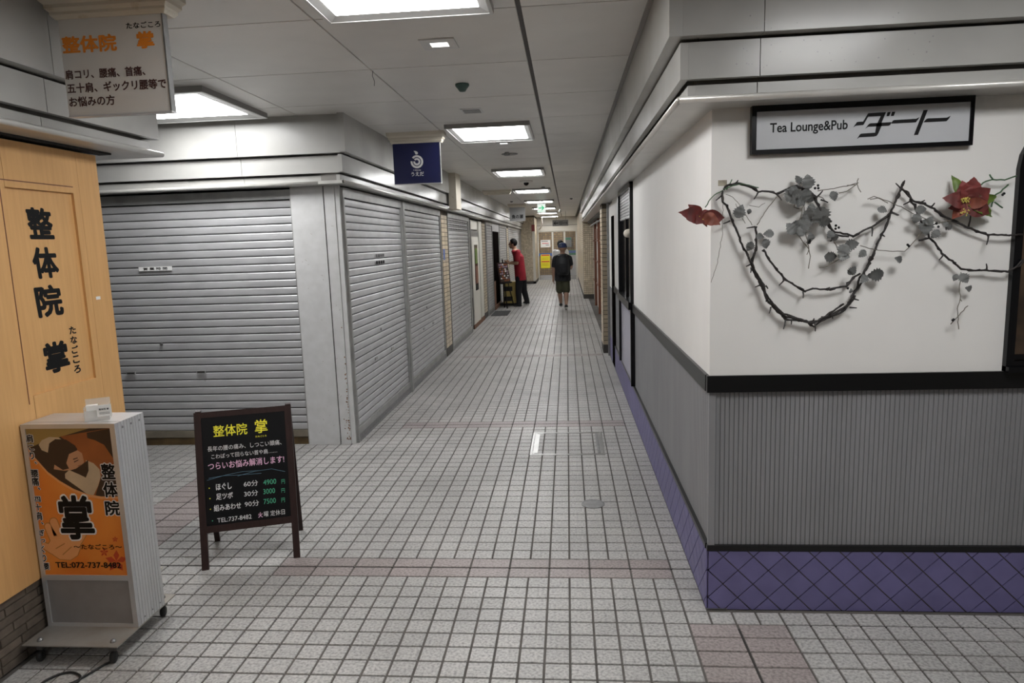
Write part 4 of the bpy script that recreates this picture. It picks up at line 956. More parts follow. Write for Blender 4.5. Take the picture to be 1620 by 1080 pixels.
for nm, mm, rows in (('yellow_chalk_lettering', 'chy', (('整体院', 176, 228, 376, 218, 68, .010), ('掌', 420, 202, 495, 200, 80, .010), ('たなごころ', 425, 262, 490, 256, 10, .02))),
    ('white_chalk_lettering', 'chw', (('長年の腰の痛み、しつこい頭痛、', 142, 334, 578, 297, 30), ('こわばって回らない首や肩……', 165, 378, 552, 346, 28), ('ほぐし', 192, 560, 285, 550, 40, .018), ('足ツボ', 193, 618, 292, 606, 38, .018), ('組みあわせ', 180, 682, 340, 668, 38, .014),
     ('60分', 356, 541, 440, 535, 34), ('30分', 358, 600, 440, 592, 34), ('90分', 362, 660, 446, 652, 34), ('TEL:737-8482', 200, 752, 402, 736, 26), ('曜 定休日', 475, 716, 598, 706, 32))),
    ('pink_chalk_lettering', 'chp', (('つらいお悩み解消します!', 145, 434, 594, 398, 44, .010), ('火', 441, 724, 468, 722, 32, .018))),
    ('green_chalk_lettering', 'chg', (('4900', 471, 531, 547, 526, 30), ('3000', 471, 586, 540, 580, 30), ('7500', 473, 644, 545, 638, 30), ('円', 578, 527, 598, 526, 26), ('円', 578, 580, 598, 579, 26), ('円', 578, 636, 598, 635, 26)))):
    for rw in rows: bt(MB(), *rw).build(nm, mm, slate)
for x, y, mm in ((153, 566, 'chy'), (157, 627, 'chy'), (160, 690, 'chy'), (172, 758, 'chg')): MB().lathe([(.003, 0), (.003, .0012)], PBd2.at(*PBd2.uv(*q(x, y)), 0), PBd2.N, 8).build('chalk_dot', mm, slate)
m = MB()
for pts in (((140, 520), (250, 488), (350, 468), (450, 462)), ((320, 494), (420, 466), (520, 452), (600, 468)), ((150, 508), (240, 492), (330, 488), (460, 478))):
    m.tube([PBd2.at(*PBd2.uv(*q(*p)), .0008) for p in pts], .0011, 4)
m.build('blue_chalk_strokes', 'chb', slate)

# ------------------------------------------------------------------ floor fittings
def hatch(x0, x1, y0, y1, w_, label, h=.0025):
    t = thing('floor_hatch', label, 'hatch', ((x0+x1)/2, (y0+y1)/2, 0)); zz = h
    MB().box(x0, x1, y0, y0+w_, -.004, zz).box(x0, x1, y1-w_, y1, -.004, zz).box(x0, x0+w_, y0+w_, y1-w_, -.004, zz).box(x1-w_, x1, y0+w_, y1-w_, -.004, zz).build('outer_frame', 'steel', t)
    g = w_+.008; k = .55*w_
    MB().box(x0+g, x1-g, y0+g, y0+g+k, -.004, zz).box(x0+g, x1-g, y1-g-k, y1-g, -.004, zz).box(x0+g, x0+g+k, y0+g+k, y1-g-k, -.004, zz).box(x1-g-k, x1-g, y0+g+k, y1-g-k, -.004, zz).build('inner_frame', 'steel', t)
    return t
t = hatch(-.322, .262, 5.085, 5.715, .016, 'large steel-framed tiled access hatch in the floor')
bx('left_channel', 'steel', t, -.30, -.262, 5.13, 5.67, -.004, .003); bx('right_channel', 'dsteel', t, .205, .24, 5.13, 5.67, -.004, .002)
hatch(-.31, .27, 11.58, 12.18, .012, 'second access hatch down the corridor, framed in thin metal', .001); hatch(-.31, .26, 13.8, 14.42, .012, 'farthest access hatch in the corridor floor', .001)
t = MB().lathe([(.073, 0), (.073, .003), (.066, .0035), (.064, .002), (.0, .002)], (.13, 4.095, 0), n=36).build('drain_cover', 'dsteel', None, at=(.13, 4.095, 0)); tag(t, 'round dark metal cover in the floor near the purple plinth', 'cover')
m = MB(); P = [onz(x, y, .006) for x, y in ((186, 1036), (182, 1043), (165, 1051), (148, 1061), (122, 1076), (104, 1083), (84, 1090), (66, 1092), (62, 1084), (78, 1073), (98, 1065), (114, 1063), (126, 1068), (125, 1076), (112, 1084), (90, 1100), (60, 1110))]
cvz = []
for i in range(len(P)-1):
    p0, p1, p2, p3 = P[max(i-1, 0)], P[i], P[i+1], P[min(i+2, len(P)-1)]
    for k in range(4):
        t_ = k/4; cvz.append(.5*((2*p1)+(p2-p0)*t_+(2*p0-5*p1+4*p2-p3)*t_**2+(3*p1-p0-3*p2+p3)*t_**3))
m.tube(cvz, .0045, 8); tag(m.build('power_cable', 'rubber', None, True), 'black cable looping on the floor from the rolling sign box', 'cable')
tag(bx('plug_scrap', 'cream', None, -2.28, -2.16, 3.19, 3.215, 0, .012, at=(-2.2, 3.2, 0)), 'small pale strip on the floor behind the rolling sign box', 'strip')

# ------------------------------------------------------------------ twig garland with leaves and poinsettias on the lounge wall
DG = .035
def gp(x, y, side_, d=DG):
    ox, sc_ = (1060, 3.857) if side_ == 'a' else (1340, 3.857)
    p = ony(ox+x/sc_, 260+y/sc_, YF-d); return p
def wire(pts, side_, r=.0042, wob=.004, d=DG, seed=0):
    rr = random.Random(seed); P = [gp(x, y, side_, d) for x, y in pts]; out = []
    for i in range(len(P)-1):
        n = max(2, int((P[i+1]-P[i]).length/.012))
        for k in range(n): out.append(P[i].lerp(P[i+1], k/n)+Vector((rr.uniform(-wob, wob)*.5, rr.uniform(-wob, wob), rr.uniform(-wob, wob)*.5)))
    out.append(P[-1]); return out
def garland(name, label, strands, thorns, side_, grp='dark twig garlands on the lounge wall', leaves=(), berries=()):
    c0 = gp(*strands[0][0], side_); t = thing(name, label, 'garland', (c0.x, YF, c0.z), grp)
    for i, st_ in enumerate(strands):
        m = MB(); a_ = wire(st_, side_, seed=i); b_ = wire(st_, side_, wob=.009, seed=i+50)
        m.tube(a_, .0040, 6).tube(b_, .0030, 5); m.build('twig', 'twig', t, True)
    for a_, b_ in thorns: MB().tube([gp(*a_, side_), gp((a_[0]+b_[0])/2+2, (a_[1]+b_[1])/2, side_, DG+.008), gp(*b_, side_, DG+.015)], [.0038, .003, .0022], 5).build('thorn', 'twig', t)
    add_leaves(t, leaves, side_); add_berries(t, berries, side_)
    return t
leafcache = {}
def leafmesh(kind, m_, serr=True, wdt=.8):
    key = (kind, m_)
    if key in leafcache: return leafcache[key]
    N_ = 13; v = []; f = []; rr = random.Random(kind)
    for i in range(N_+1):
        t_ = i/N_; hw = wdt*.5*math.sin(PI*min(1, t_**.75))*(1.18 if serr and i % 2 else .86) if 0 < i < N_ else .0
        zc = .10*math.sin(t_*PI)+.04*rr.uniform(-1, 1)
        v += [(t_, -hw, zc+hw*.28), (t_, 0, zc), (t_, hw, zc+hw*.25)]
    for i in range(N_):
        q_ = i*3; f += [(q_, q_+3, q_+4, q_+1), (q_+1, q_+4, q_+5, q_+2)]
    me = bpy.data.meshes.new('leaf'); me.from_pydata(v, [], f); me.materials.append(M[m_]); me.shade_smooth(); leafcache[key] = me; return me
def add_leaves(t, leaves, side_):
    rr = random.Random(len(leaves)*7+3)
    for L_ in leaves:
        x, y, s_ = L_[:3]; m_ = L_[3] if len(L_) > 3 else 'leafg'
        p = gp(x, y, side_, DG+rr.uniform(.0, .03)); size = 2.2*s_/3.857/372; ang = rr.uniform(0, 2*PI) if len(L_) < 5 else math.radians(L_[4])
        o = put(leafmesh(rr.randint(0, 3), m_), 'leaf', t, p)
        X = Vector((math.cos(ang), rr.uniform(-.35, .35), math.sin(ang))).normalized(); Nn = Vector((rr.uniform(-.35, .35), -1, rr.uniform(-.35, .35))); Yv = Nn.cross(X).normalized(); Zv = X.cross(Yv)
        R3 = Matrix((X, Yv, Zv)).transposed(); o.rotation_euler = R3.to_euler(); o.scale = (size,)*3
        o.location = o.location-X*size*.5
def add_berries(t, berries, side_):
    for x, y in berries: MB().ball(gp(x, y, side_, DG+.01), .0052, 8).build('berry', 'black', t, True)
garland('twig_garland', 'twisted dark twig garland forming a deep U below the left poinsettia',
  [[(320, 160), (322, 230), (345, 250), (372, 325), (400, 390), (430, 470), (480, 570), (510, 640), (570, 735), (590, 800), (640, 870), (700, 925), (780, 945), (870, 970), (930, 940), (1000, 910), (1080, 860), (1120, 790), (1160, 740), (1190, 650), (1220, 590), (1250, 520)],
   [(500, 630), (545, 720), (580, 780), (600, 840), (650, 885), (710, 950), (760, 950), (830, 955), (880, 990), (920, 955), (990, 925), (1050, 900), (1100, 850), (1130, 800)], [(560, 740), (590, 830), (640, 860), (690, 910), (780, 940), (850, 965), (900, 955), (980, 905), (1060, 850)],
   [(1140, 760), (1160, 690), (1200, 640), (1225, 560)],
   [(520, 380), (530, 440), (520, 520), (500, 600), (515, 650)], [(570, 520), (610, 590), (640, 625), (700, 700), (760, 735), (820, 775), (870, 755), (960, 765), (1075, 742), (1120, 690), (1160, 665)]],
  [((490, 610), (465, 622)), ((495, 630), (492, 660)), ((550, 735), (520, 748)), ((585, 740), (597, 758)), ((615, 870), (605, 908)), ((705, 950), (692, 1005)), ((740, 945), (740, 975)), ((885, 970), (887, 1018)), ((875, 950), (878, 940)), ((960, 915), (985, 905)), ((985, 920), (992, 940)),
   ((700, 700), (665, 738)), ((812, 775), (812, 815)), ((950, 760), (975, 750)), ((520, 380), (468, 388)), ((365, 345), (325, 362)), ((430, 470), (420, 455)), ((320, 185), (280, 220)), ((1120, 820), (1152, 828)), ((1095, 872), (1140, 875))], 'a',
  leaves=[(425, 285, 38), (483, 288, 15), (600, 425, 28), (550, 440, 22), (580, 485, 30), (485, 500, 28), (1110, 490, 36), (1170, 545, 25), (1250, 670, 42), (1180, 700, 28), (1110, 645, 28), (1100, 770, 14)], berries=[(1085, 755)])
garland('twig_garland', 'twisted dark twig garland running from the left poinsettia over the leaf cluster',
  [[(325, 155), (350, 130), (410, 115), (480, 135), (540, 165), (600, 165), (650, 180), (700, 155), (770, 130), (840, 155), (890, 200), (895, 240), (930, 290), (970, 340), (960, 370), (1000, 410), (1080, 425), (1120, 440), (1180, 400), (1235, 380), (1320, 320), (1350, 290)], [(770, 130), (790, 150), (850, 170), (880, 205), (905, 250), (925, 300), (985, 350)], [(955, 300), (975, 380), (1010, 430), (1090, 440)]],
  [((540, 165), (512, 212)), ((650, 180), (682, 218)), ((895, 200), (932, 160)), ((400, 115), (415, 97)), ((1000, 420), (980, 470)), ((960, 340), (985, 352)), ((920, 215), (965, 232)), ((1235, 380), (1232, 438)), ((1350, 290), (1398, 310))], 'a',
  leaves=[(778, 95, 27), (840, 105, 40), (735, 190, 42), (780, 180, 30, 'leafd'), (830, 190, 34), (995, 195, 28), (740, 390, 38), (815, 370, 44), (800, 400, 34), (920, 315, 52, 'leafd'), (885, 320, 34, 'leafd'), (860, 270, 30), (855, 440, 25), (975, 430, 25), (980, 560, 35), (1055, 530, 40), (790, 240, 26), (845, 470, 16, 'leafd'), (765, 215, 34), (800, 225, 30, 'leafd'), (750, 165, 30), (845, 300, 32, 'leafd'), (830, 345, 38), (785, 395, 34), (765, 360, 24), (940, 345, 36, 'leafd'), (1060, 560, 30), (1000, 440, 24, 'leafd'), (850, 210, 26, 'leafd')],
  berries=[(885, 145), (903, 128), (905, 145), (1012, 373), (1030, 385), (1010, 392), (795, 245), (848, 478), (856, 466)])
garland('twig_garland', 'twisted dark twig garland with a peak, running right beneath the large poinsettia',
  [[(345, 105), (330, 150), (290, 240), (265, 300), (240, 370), (210, 430), (170, 520), (140, 590)], [(340, 150), (380, 190), (390, 220), (470, 240), (530, 270), (600, 320), (650, 345), (740, 385), (860, 430), (1000, 432), (1075, 428)],
   [(385, 215), (410, 250), (430, 300), (455, 350), (490, 400), (500, 450), (540, 480), (580, 545), (640, 590), (700, 640), (770, 645), (850, 645), (980, 655), (1040, 620), (1075, 580)], [(440, 462), (500, 450)]],
  [((330, 150), (298, 115)), ((340, 130), (352, 97)), ((215, 430), (230, 440)), ((510, 262), (535, 235)), ((440, 235), (475, 218)), ((865, 430), (852, 490)), ((588, 550), (562, 583)), ((852, 645), (850, 606)), ((385, 225), (345, 245)), ((600, 350), (605, 400)), ((740, 380), (755, 310)), ((265, 290), (310, 312))], 'b',
  leaves=[(215, 280, 25), (450, 275, 28), (422, 330, 28), (500, 340, 27), (480, 385, 44), (535, 425, 28), (620, 380, 20, 'leafd'), (600, 365, 16)], berries=[(557, 380), (545, 360)])
# thin dry vines
def vine(label, strands, side_, leaves=(), berries=(), m_='vine', r=.0018):
    c0 = gp(*strands[0][0], side_); t = thing('dry_vine', label, 'vine', (c0.x, YF, c0.z))
    m = MB()
    for i, st_ in enumerate(strands): m.tube(wire(st_, side_, wob=.003, d=DG+.004, seed=i+9), r, 5)
    m.build('stem', m_, t, True); add_leaves(t, leaves, side_); add_berries(t, berries, side_)
vine('thin grey dry vine draped between the twig peak and the large poinsettia', [[(125, 210), (160, 195), (240, 220), (330, 260), (400, 300), (480, 330), (560, 352), (640, 340)], [(600, 350), (520, 370), (440, 430), (390, 490), (350, 530), (260, 528), (170, 520), (80, 495)], [(140, 215), (190, 205), (250, 235)]], 'b', [(310, 580, 24)], [(370, 490), (378, 498)])
vine('thin dry vine hanging down alone with three small leaves near the window', [[(695, 655), (685, 740), (692, 820), (670, 880), (682, 1005)], [(738, 862), (680, 920), (632, 975)], [(690, 820), (700, 835)]], 'b', [(715, 695, 30), (660, 690, 20), (738, 755, 22)], [(645, 950), (650, 946)])
vine('thin grey vine stems trailing from the middle leaf cluster', [[(650, 195), (600, 260), (530, 370)], [(780, 130), (810, 200), (820, 290), (820, 400), (840, 480), (855, 560), (845, 635)], [(800, 150), (770, 220), (760, 262), (790, 270)], [(820, 160), (800, 330), (770, 350)], [(780, 430), (850, 520), (835, 550)], [(1000, 470), (1030, 530), (1045, 570), (960, 620), (910, 630)]], 'a')
vine('thin vine stems stretching right from the berries towards the twig peak', [[(900, 160), (980, 150), (1080, 130), (1150, 112)], [(960, 235), (930, 205), (900, 195)], [(1080, 130), (1140, 122), (1165, 170)], [(1030, 175), (1080, 165), (1140, 118), (1150, 85)]], 'a')
vine('thin dark vine strands beside the left poinsettia stem', [[(340, 180), (380, 200), (430, 250), (470, 320), (500, 370)], [(400, 240), (440, 330), (460, 360)], [(480, 250), (540, 260), (580, 235)], [(325, 180), (320, 420), (290, 600), (250, 720)]], 'a', r=.0012)
vine('green vine stem running from the large poinsettia to the window', [[(1035, 68), (960, 95), (890, 92), (830, 110), (790, 150)], [(890, 92), (870, 62)], [(985, 125), (900, 195), (880, 260)], [(900, 230), (950, 265)]], 'b', [], [(950, 185), (958, 178)], 'gvine', .003)
vine('green tinted twig wrapped at the top of the left garland', [[(330, 150), (380, 130), (440, 118), (540, 142)], [(345, 155), (378, 92)], [(325, 160), (270, 185), (240, 225), (215, 262)]], 'a', m_='gvine', r=.0022)
# poinsettias
def poinsettia(label, side_, cx, cy, petals, greens, stamens, seed, d0=.05):
    c0 = gp(cx, cy, side_, d0); t = thing('poinsettia', label, 'flower', tuple(c0)); rr = random.Random(seed)
    def pet(x, y, m_, name, dd, wdt):
        tip = gp(x, y, side_, d0+dd); X = (tip-c0); ln = X.length*1.02; X.normalize()
        o = put(leafmesh(rr.randint(0, 3), m_, False), name, t, c0+Vector((0, -.004*rr.random(), 0)))
        Nn = Vector((rr.uniform(-.3, .3), -1, rr.uniform(-.3, .3))); Yv = Nn.cross(X).normalized(); Zv = X.cross(Yv)
        o.rotation_euler = Matrix((X, Yv, Zv)).transposed().to_euler(); o.scale = (ln, ln*wdt, ln)
    for x, y in greens: pet(x, y, 'leafgreen', 'green_leaf', -.03, .5)
    for k, pt in enumerate(petals): pet(pt[0], pt[1], 'petal2' if k % 4 == 3 else 'petal', 'petal', pt[2] if len(pt) > 2 else .0, pt[3]*1.2 if len(pt) > 3 else 1.2)
    for sx_, sy_, n in stamens:
        m = MB()
        for k in range(n):
            a_ = rr.uniform(0, 2*PI); r_ = rr.uniform(0, 30)**.98; m.ball(gp(sx_+r_*math.cos(a_), sy_+r_*.8*math.sin(a_), side_, d0+.012+rr.uniform(0, .006)), .0032, 6)
        m.build('stamens', 'stamen', t, True)
poinsettia('faded red poinsettia sticking out past the wall corner on the left', 'a', 190, 318, [(55, 292, .06, .7), (110, 245, .02, .7), (330, 325, -.01, .8), (305, 368, .03, .8), (155, 365, .04, 1), (225, 382, .0, .5), (235, 280, -.02, .8)], [], [(178, 325, 14)], 4, .075)
poinsettia('large faded red poinsettia with green leaves near the arched window', 'b', 722, 235, [(770, 78, .0, 1.05), (872, 148, .01, 1.05), (700, 100, .01, .9), (858, 232, .02, .7), (583, 205, .01, .85), (615, 268, .0, .8), (862, 300, .0, .9), (640, 332, -.01, .8), (790, 315, .01, .8)], [(636, 68), (905, 195), (880, 320)], [(722, 212, 26), (720, 290, 14)], 6, .055)
tag(bx('glue_patch', 'gluep', None, ony(1136, 288, YF).x, ony(1150, 288, YF).x, YF-.0008, YF, ony(1140, 294, YF).z, ony(1140, 285, YF).z), 'small old glue patch at the top of the left garland', 'patch')

# ------------------------------------------------------------------ people
def remesh(mb, name, m_, parent, vox, it=3, org=None):
    me = bpy.data.meshes.new(name); me.from_pydata(mb.v, [], mb.f); o = bpy.data.objects.new(name, me); COL.objects.link(o)
    md = o.modifiers.new('r', 'REMESH'); md.mode = 'VOXEL'; md.voxel_size = vox; md.use_smooth_shade = True
    s2 = o.modifiers.new('s', 'SMOOTH'); s2.factor = .5; s2.iterations = it
    me2 = bpy.data.meshes.new_from_object(o.evaluated_get(bpy.context.evaluated_depsgraph_get())); bpy.data.objects.remove(o)
    w_ = orgof(parent); me2.transform(Matrix.Translation(-w_)); me2.materials.clear(); me2.materials.append(M[m_]); me2.shade_smooth(); me2.name = name
    return put(me2, name, parent, w_)
def limb(m, pts, n=12, flat=None):
    """tapered chain: (point, radius); flat=(dir, factor) squashes sections"""
    k0 = len(m.v)
    for i in range(len(pts)-1):
        (a, ra), (b, rb_) = pts[i], pts[i+1]; a, b = Vector(a), Vector(b)
        m.tube([a.lerp(b, t) for t in (0, .5, 1)], [ra, (ra+rb_)/2, rb_], n); 
        m.ball(tuple(b), rb_*.99, 10)
    m.ball(tuple(pts[0][0]), pts[0][1]*.99, 10)
    return m
def torso(m, secs, fwd, n=16):
    """sections: (centre, half width, half depth); fwd = facing direction in plan"""
    F = Vector((fwd[0], fwd[1], 0)).normalized(); S = Vector((-F.y, F.x, 0)); k0 = len(m.v)
    for c, a, b in secs:
        c = Vector(c)
        for k in range(n): t_ = 2*PI*k/n; m.v.append(tuple(c+S*a*math.cos(t_)+F*b*math.sin(t_)))
    for i in range(len(secs)-1):
        for k in range(n): q_ = k0+i*n; m.f.append((q_+k, q_+(k+1) % n, q_+n+(k+1) % n, q_+n+k))
    m.f.append(tuple(k0+k for k in range(n))[::-1]); m.f.append(tuple(k0+(len(secs)-1)*n+k for k in range(n))); return m
def hand(m, wrist, d, side_, up=Vector((0, 0, 1)), curl=.5):
    """palm and five fingers; d = pointing direction, side_ = thumb direction"""
    d = Vector(d).normalized(); s_ = Vector(side_).normalized(); n = d.cross(s_).normalized(); w_ = Vector(wrist)
    limb(m, [(w_, .024), (w_+d*.05, .027), (w_+d*.08, .026)])
    limb(m, [(w_+d*.05+s_*.02, .018), (w_+d*.08+s_*.024, .014)]); limb(m, [(w_+d*.05-s_*.02, .018), (w_+d*.08-s_*.024, .014)])
    for k, L_ in enumerate((.070, .078, .072, .056)):
        b = w_+d*.085+s_*(.028-k*.019); e = b+d*L_*.55+n*L_*.2*curl; f = e+d*L_*.3+n*L_*.6*curl
        limb(m, [(b, .0095), (e, .0088), (f, .0075)])
    limb(m, [(w_+d*.025+s_*.024, .013), (w_+d*.055+s_*.052, .011), (w_+d*.085+s_*.060+n*.01, .009)])
def person(label, pose, palette, group=None):
    """pose: joints in world space"""
    g = pose; t = thing('person', label, 'person', (g['pelvis'][0], g['pelvis'][1], 0))
    V_ = {k: Vector(v) for k, v in g.items() if k not in ('fwd', 'face')}
    F = Vector((*g['fwd'], 0)).normalized(); S = Vector((-F.y, F.x, 0)); FF = Vector((*g['face'], 0)).normalized()
    b = MB(); P, C, Nk, Hd = V_['pelvis'], V_['chest'], V_['neck'], V_['head']
    torso(b, [(P-Vector((0, 0, .10)), .15, .11), (P, .165, .12), (P.lerp(C, .5), .145, .105), (C, .175, .12), (Nk-Vector((0, 0, .05)), .15, .085), (Nk, .06, .06)], F)
    limb(b, [(Nk-Vector((0, 0, .02)), .058), (Nk.lerp(Hd, .55), .052)])
    # head: skull, jaw, nose, ears
    HD = Vector((-FF.y, FF.x, 0))
    b.ball(tuple(Hd+Vector((0, 0, .02))-FF*.012), .094, 16, (1, 1, 1.12)); b.ball(tuple(Hd-Vector((0, 0, .05))+FF*.022), .066, 14, (1, 1, 1.05)); b.ball(tuple(Hd-Vector((0, 0, .095))+FF*.055), .026, 10)
    limb(b, [(Hd+FF*.085+Vector((0, 0, .012)), .010), (Hd+FF*.108-Vector((0, 0, .022)), .014)]); b.ball(tuple(Hd+FF*.085-Vector((0, 0, .058))), .018, 8, (1, 1, .6))
    for s_ in (-1, 1): b.ball(tuple(Hd+HD*.088*s_-Vector((0, 0, .01))-FF*.005), .024, 10, (.5, .7, 1.2))
    for sd in ('l', 'r'):
        limb(b, [(V_[sd+'sh'], .055), (V_[sd+'el'], .042), (V_[sd+'wr'].lerp(V_[sd+'el'], .65), .043), (V_[sd+'wr'], .026)])
        hand(b, V_[sd+'wr'], V_[sd+'hd']-V_[sd+'wr'], FF if (V_[sd+'hd']-V_[sd+'wr']).normalized().z < -.6 else Vector((0, 0, 1)))
        limb(b, [(V_[sd+'hip'], .088), (V_[sd+'kn'], .058), (V_[sd+'an'].lerp(V_[sd+'kn'], .68), .060), (V_[sd+'an'], .038)])
        limb(b, [(V_[sd+'an']-Vector((0, 0, .03)), .034), (V_[sd+'to'], .03)])
    remesh(b, 'body', palette['skin'], t, .0085)
    # shirt
    sh = MB()
    torso(sh, [(P-Vector((0, 0, .12)), .195, .145), (P+Vector((0, 0, .02)), .192, .148), (P.lerp(C, .5), .185, .14), (C, .198, .14), (Nk-Vector((0, 0, .055)), .17, .10), (Nk-Vector((0, 0, .012)), .075, .07)], F)
    for sd in ('l', 'r'):
        a_, e_ = V_[sd+'sh'], V_[sd+'el']; limb(sh, [(a_, .072), (a_.lerp(e_, .45), .068), (a_.lerp(e_, .72), .066)])
    remesh(sh, 't_shirt', palette['shirt'], t, .014, 4)
    tr = MB(); k_ = palette.get('short', 0)
    torso(tr, [(P-Vector((0, 0, .13)), .165, .125), (P+Vector((0, 0, .0)), .18, .135)], F)
    for sd in ('l', 'r'):
        h_, kn, an = V_[sd+'hip'], V_[sd+'kn'], V_[sd+'an']
        if k_: limb(tr, [(h_, .103), (h_.lerp(kn, .55), .098), (h_.lerp(kn, .93), .094)])
        else: limb(tr, [(h_, .103), (kn, .082), (an.lerp(kn, .2), .072), (an-Vector((0, 0, .02)), .070)])
    remesh(tr, 'shorts' if k_ else 'trousers', palette['legs'], t, .013, 4)
    hr = MB(); hr.ball(tuple(Hd+Vector((0, 0, .035))-FF*.022), .104, 16, (1, 1, 1.06)); 
    if palette.get('cap'):
        hr = MB(); torso(hr, [(Hd+Vector((0, 0, .01))-FF*.008, .112, .114), (Hd+Vector((0, 0, .07))-FF*.008, .108, .112), (Hd+Vector((0, 0, .115))-FF*.008, .08, .085), (Hd+Vector((0, 0, .135))-FF*.008, .03, .03)], FF)
        limb(hr, [(Hd+FF*.09+Vector((0, 0, .02)), .03), (Hd+FF*.15+Vector((0, 0, .01)), .022)])
        remesh(hr, 'cap', 'camo', t, .012)
    else:
        vs = hr.v; hr2 = MB(); hr2.v = [tuple(Vector(v)-FF*max(0, (Vector(v)-Hd).dot(FF)-.045)) if Vector(v).z < Hd.z+.07 else v for v in vs]; hr2.f = hr.f
        remesh(hr2, 'hair', 'hair', t, .010)
    e_ = MB()
    for s_ in (-1, 1): e_.ball(tuple(Hd+FF*.081+HD*.032*s_+Vector((0, 0, .012))), .0095, 8)
    e_.build('eyes', 'eyem', t, True)
    e_ = MB(); e_.ball(tuple(Hd+FF*.096-Vector((0, 0, .058))), .012, 8, (1, 1.2, .4)); e_.build('lips', 'p_lip', t, True)
    for sd in ('l', 'r'):
        an, to = V_[sd+'an'], V_[sd+'to']; dd = (to-an); up_ = Vector((0, 0, .0))
        s_ = MB(); heel = an-Vector((0, 0, .045))-Vector((dd.x, dd.y, 0)).normalized()*.03
        limb(s_, [(heel, .043), (heel.lerp(to, .5)+Vector((0, 0, .012)), .045), (to, .036)]); o = remesh(s_, 'shoe', palette['shoe'], t, .009, 2)
        q_ = MB(); limb(q_, [(heel-Vector((0, 0, .024)), .036), (heel.lerp(to, .5)-Vector((0, 0, .018)), .036), (to-Vector((0, 0, .016)), .032)])
        remesh(q_, 'shoe_sole', 'sole', o, .009, 1)
    return t
# man in red, facing left, reaching to the easel
YM = 17.6
def Mp(x, y, dy=0): p = ony(780+x/7.714, 360+y/7.714, YM); return (p.x, YM+dy, p.z)
person('man in a red t-shirt and black trousers reaching towards the picture easel',
  dict(pelvis=Mp(335, 585), chest=Mp(310, 350), neck=Mp(268, 262), head=Mp(238, 200), fwd=(-1, -.12), face=(-1, -.1),
       lsh=Mp(305, 300, -.17), lel=Mp(300, 430, -.21), lwr=Mp(205, 432, -.14), lhd=Mp(160, 425, -.10), rsh=Mp(300, 300, .17), rel=Mp(285, 430, .2), rwr=Mp(200, 428, .16), rhd=Mp(165, 420, .14),
       lhip=Mp(325, 610, -.09), lkn=Mp(315, 770, -.10), lan=Mp(322, 925, -.10), lto=Mp(268, 952, -.11), rhip=Mp(360, 610, .09), rkn=Mp(375, 770, .12), ran=Mp(410, 905, .22), rto=Mp(375, 925, .26)),
  dict(skin='skin', shirt='shirtred', legs='clothblack', shoe='shoe'))
# walker seen from behind
YW = 16.3
def Wp(x, y, dy=0): p = ony(780+x/7.714, 360+y/7.714, YW); return (p.x, YW+dy, p.z)
wp = person('man walking away in a black t-shirt, olive shorts, patterned cap and backpack',
  dict(pelvis=Wp(850, 590), chest=Wp(846, 420), neck=Wp(846, 310), head=Wp(848, 250), fwd=(.05, 1), face=(.1, 1),
       lsh=Wp(762, 375), lel=Wp(738, 500, -.02), lwr=Wp(736, 610, .04), lhd=Wp(735, 680, .06), rsh=Wp(930, 372), rel=Wp(952, 470, .0), rwr=Wp(950, 500, .20), rhd=Wp(945, 500, .30),
       lhip=Wp(815, 620), lkn=Wp(812, 770, .03), lan=Wp(828, 925, .14), lto=Wp(826, 955, .28), rhip=Wp(885, 620), rkn=Wp(895, 775, .0), ran=Wp(893, 925, -.16), rto=Wp(893, 985, -.04)),
  dict(skin='skin2', shirt='clothblack', legs='olive', short=1, cap=1, shoe='shoe'))
b = MB(); c0 = Vector(Wp(850, 440, -.22)); torso(b, [(c0-Vector((0, 0, .26)), .13, .06), (c0-Vector((0, 0, .18)), .155, .10), (c0, .16, .11), (c0+Vector((0, 0, .14)), .14, .095), (c0+Vector((0, 0, .22)), .09, .05)], (0, 1))
bp = thing('backpack', 'black backpack on the back of the walking man', 'bag', tuple(c0)); remesh(b, 'bag', 'packm', bp, .015, 4)
b = MB(); torso(b, [(c0+Vector((0, -.10, -.20)), .11, .04), (c0+Vector((0, -.115, -.08)), .115, .045), (c0+Vector((0, -.10, .0)), .10, .035)], (0, 1)); remesh(b, 'pocket', 'clothblack', bp, .014, 3)
for s_ in (-1, 1):
    limb(MB(), [((0, 0, 0), .01), ((0, 0, .1), .01)]); m = limb(MB(), [(c0+Vector((.08*s_, .02, .22)), .018), (c0+Vector((.11*s_, .20, .19)), .018), (c0+Vector((.13*s_, .33, .02)), .016)]); m.build('strap', 'packm', bp, True)
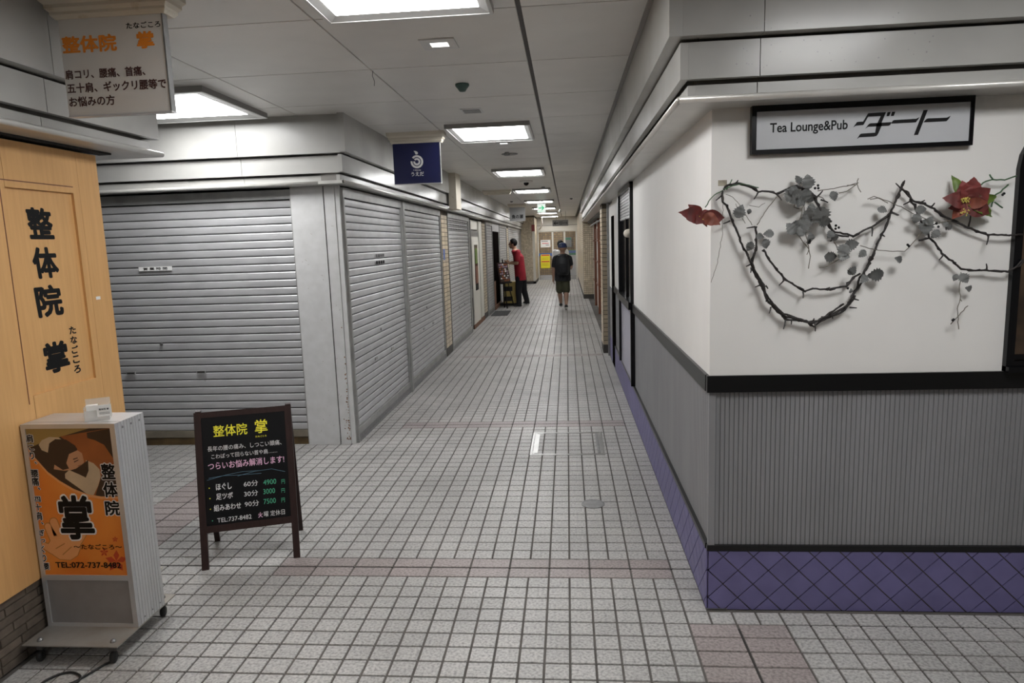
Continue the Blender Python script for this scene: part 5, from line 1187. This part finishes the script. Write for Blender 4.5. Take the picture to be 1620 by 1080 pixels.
# person further on
YT = 20.6
def Tp(x, z, dy=0): p = ony(888, 400, YT); return (p.x+x, YT+dy, z)
person('person in a white shirt walking farther on, mostly hidden behind the man with the backpack',
  dict(pelvis=Tp(0, .88), chest=Tp(-.02, 1.18), neck=Tp(-.02, 1.40), head=Tp(-.02, 1.52), fwd=(0, 1), face=(0, 1),
       lsh=Tp(-.19, 1.33), lel=Tp(-.24, 1.07), lwr=Tp(-.24, .84, .03), lhd=Tp(-.24, .76, .05), rsh=Tp(.15, 1.33), rel=Tp(.20, 1.07), rwr=Tp(.20, .84, .03), rhd=Tp(.20, .76, .05),
       lhip=Tp(-.08, .84), lkn=Tp(-.08, .47), lan=Tp(-.07, .11, .08), lto=Tp(-.07, .04, .2), rhip=Tp(.08, .84), rkn=Tp(.09, .47), ran=Tp(.09, .11, -.1), rto=Tp(.09, .04, .02)),
  dict(skin='skin', shirt='clothwhite', legs='clothblack', shoe='shoe'))

# ------------------------------------------------------------------ easel with the menu board
ez = thing('display_easel', 'black easel holding a dark photo-covered menu board before the doorway', 'easel', (-1.55, 16.7, 0))
def Ep(x, y, Y): return ony(740+x/4.5, 270+y/4.5, Y)
tp_ = Ep(245, 630, 16.6)
for nm, a_ in (('leg', onz(802.5, 488)), ('leg', onz(813, 484)), ('leg', Vector((-1.62, 17.25, 0)))):
    MB().tube([tuple(Vector((a_.x, a_.y, .0))), tuple(tp_)], [.016, .012], 6).build(nm, 'black', ez)
b0, b1, b2, b3 = Ep(210, 655, 16.45), Ep(290, 650, 16.75), Ep(305, 790, 16.70), Ep(235, 798, 16.40)
U_ = b2-b3; V2 = b0-b3; PEz = Plane(b3, U_, V2); Wd, Hd_ = U_.length, V2.dot(PEz.V)
bd = MB().obox(PEz.O-PEz.N*.03, PEz.U*Wd, PEz.V*Hd_, PEz.N*.03).build('menu_board', 'boardframe', ez)
rr = random.Random(5); q1 = {k: MB() for k in ('eboard', 'p_brown', 'paper', 'eboard2', 'p_dk')}
for i in range(5):
    for k in range(8):
        mm = rr.choice(list(q1)); u, v_ = .03+i*(Wd-.05)/5, .03+k*(Hd_-.05)/8
        q1[mm].poly(PEz, [(u, v_), (u+(Wd-.05)/5-.012, v_), (u+(Wd-.05)/5-.012, v_+(Hd_-.05)/8-.03*rr.random()), (u, v_+(Hd_-.05)/8-.02)], .001)
M['eboard2'] = mat('menu_pale_print', (.35, .25, .33), .4)
for k, mm in q1.items(): mm.build('menu_photos', k, bd)
MB().obox(PEz.at(-.02, -.03, -.02), PEz.U*(Wd+.04), PEz.V*.03, PEz.N*.05).build('ledge', 'black', ez)
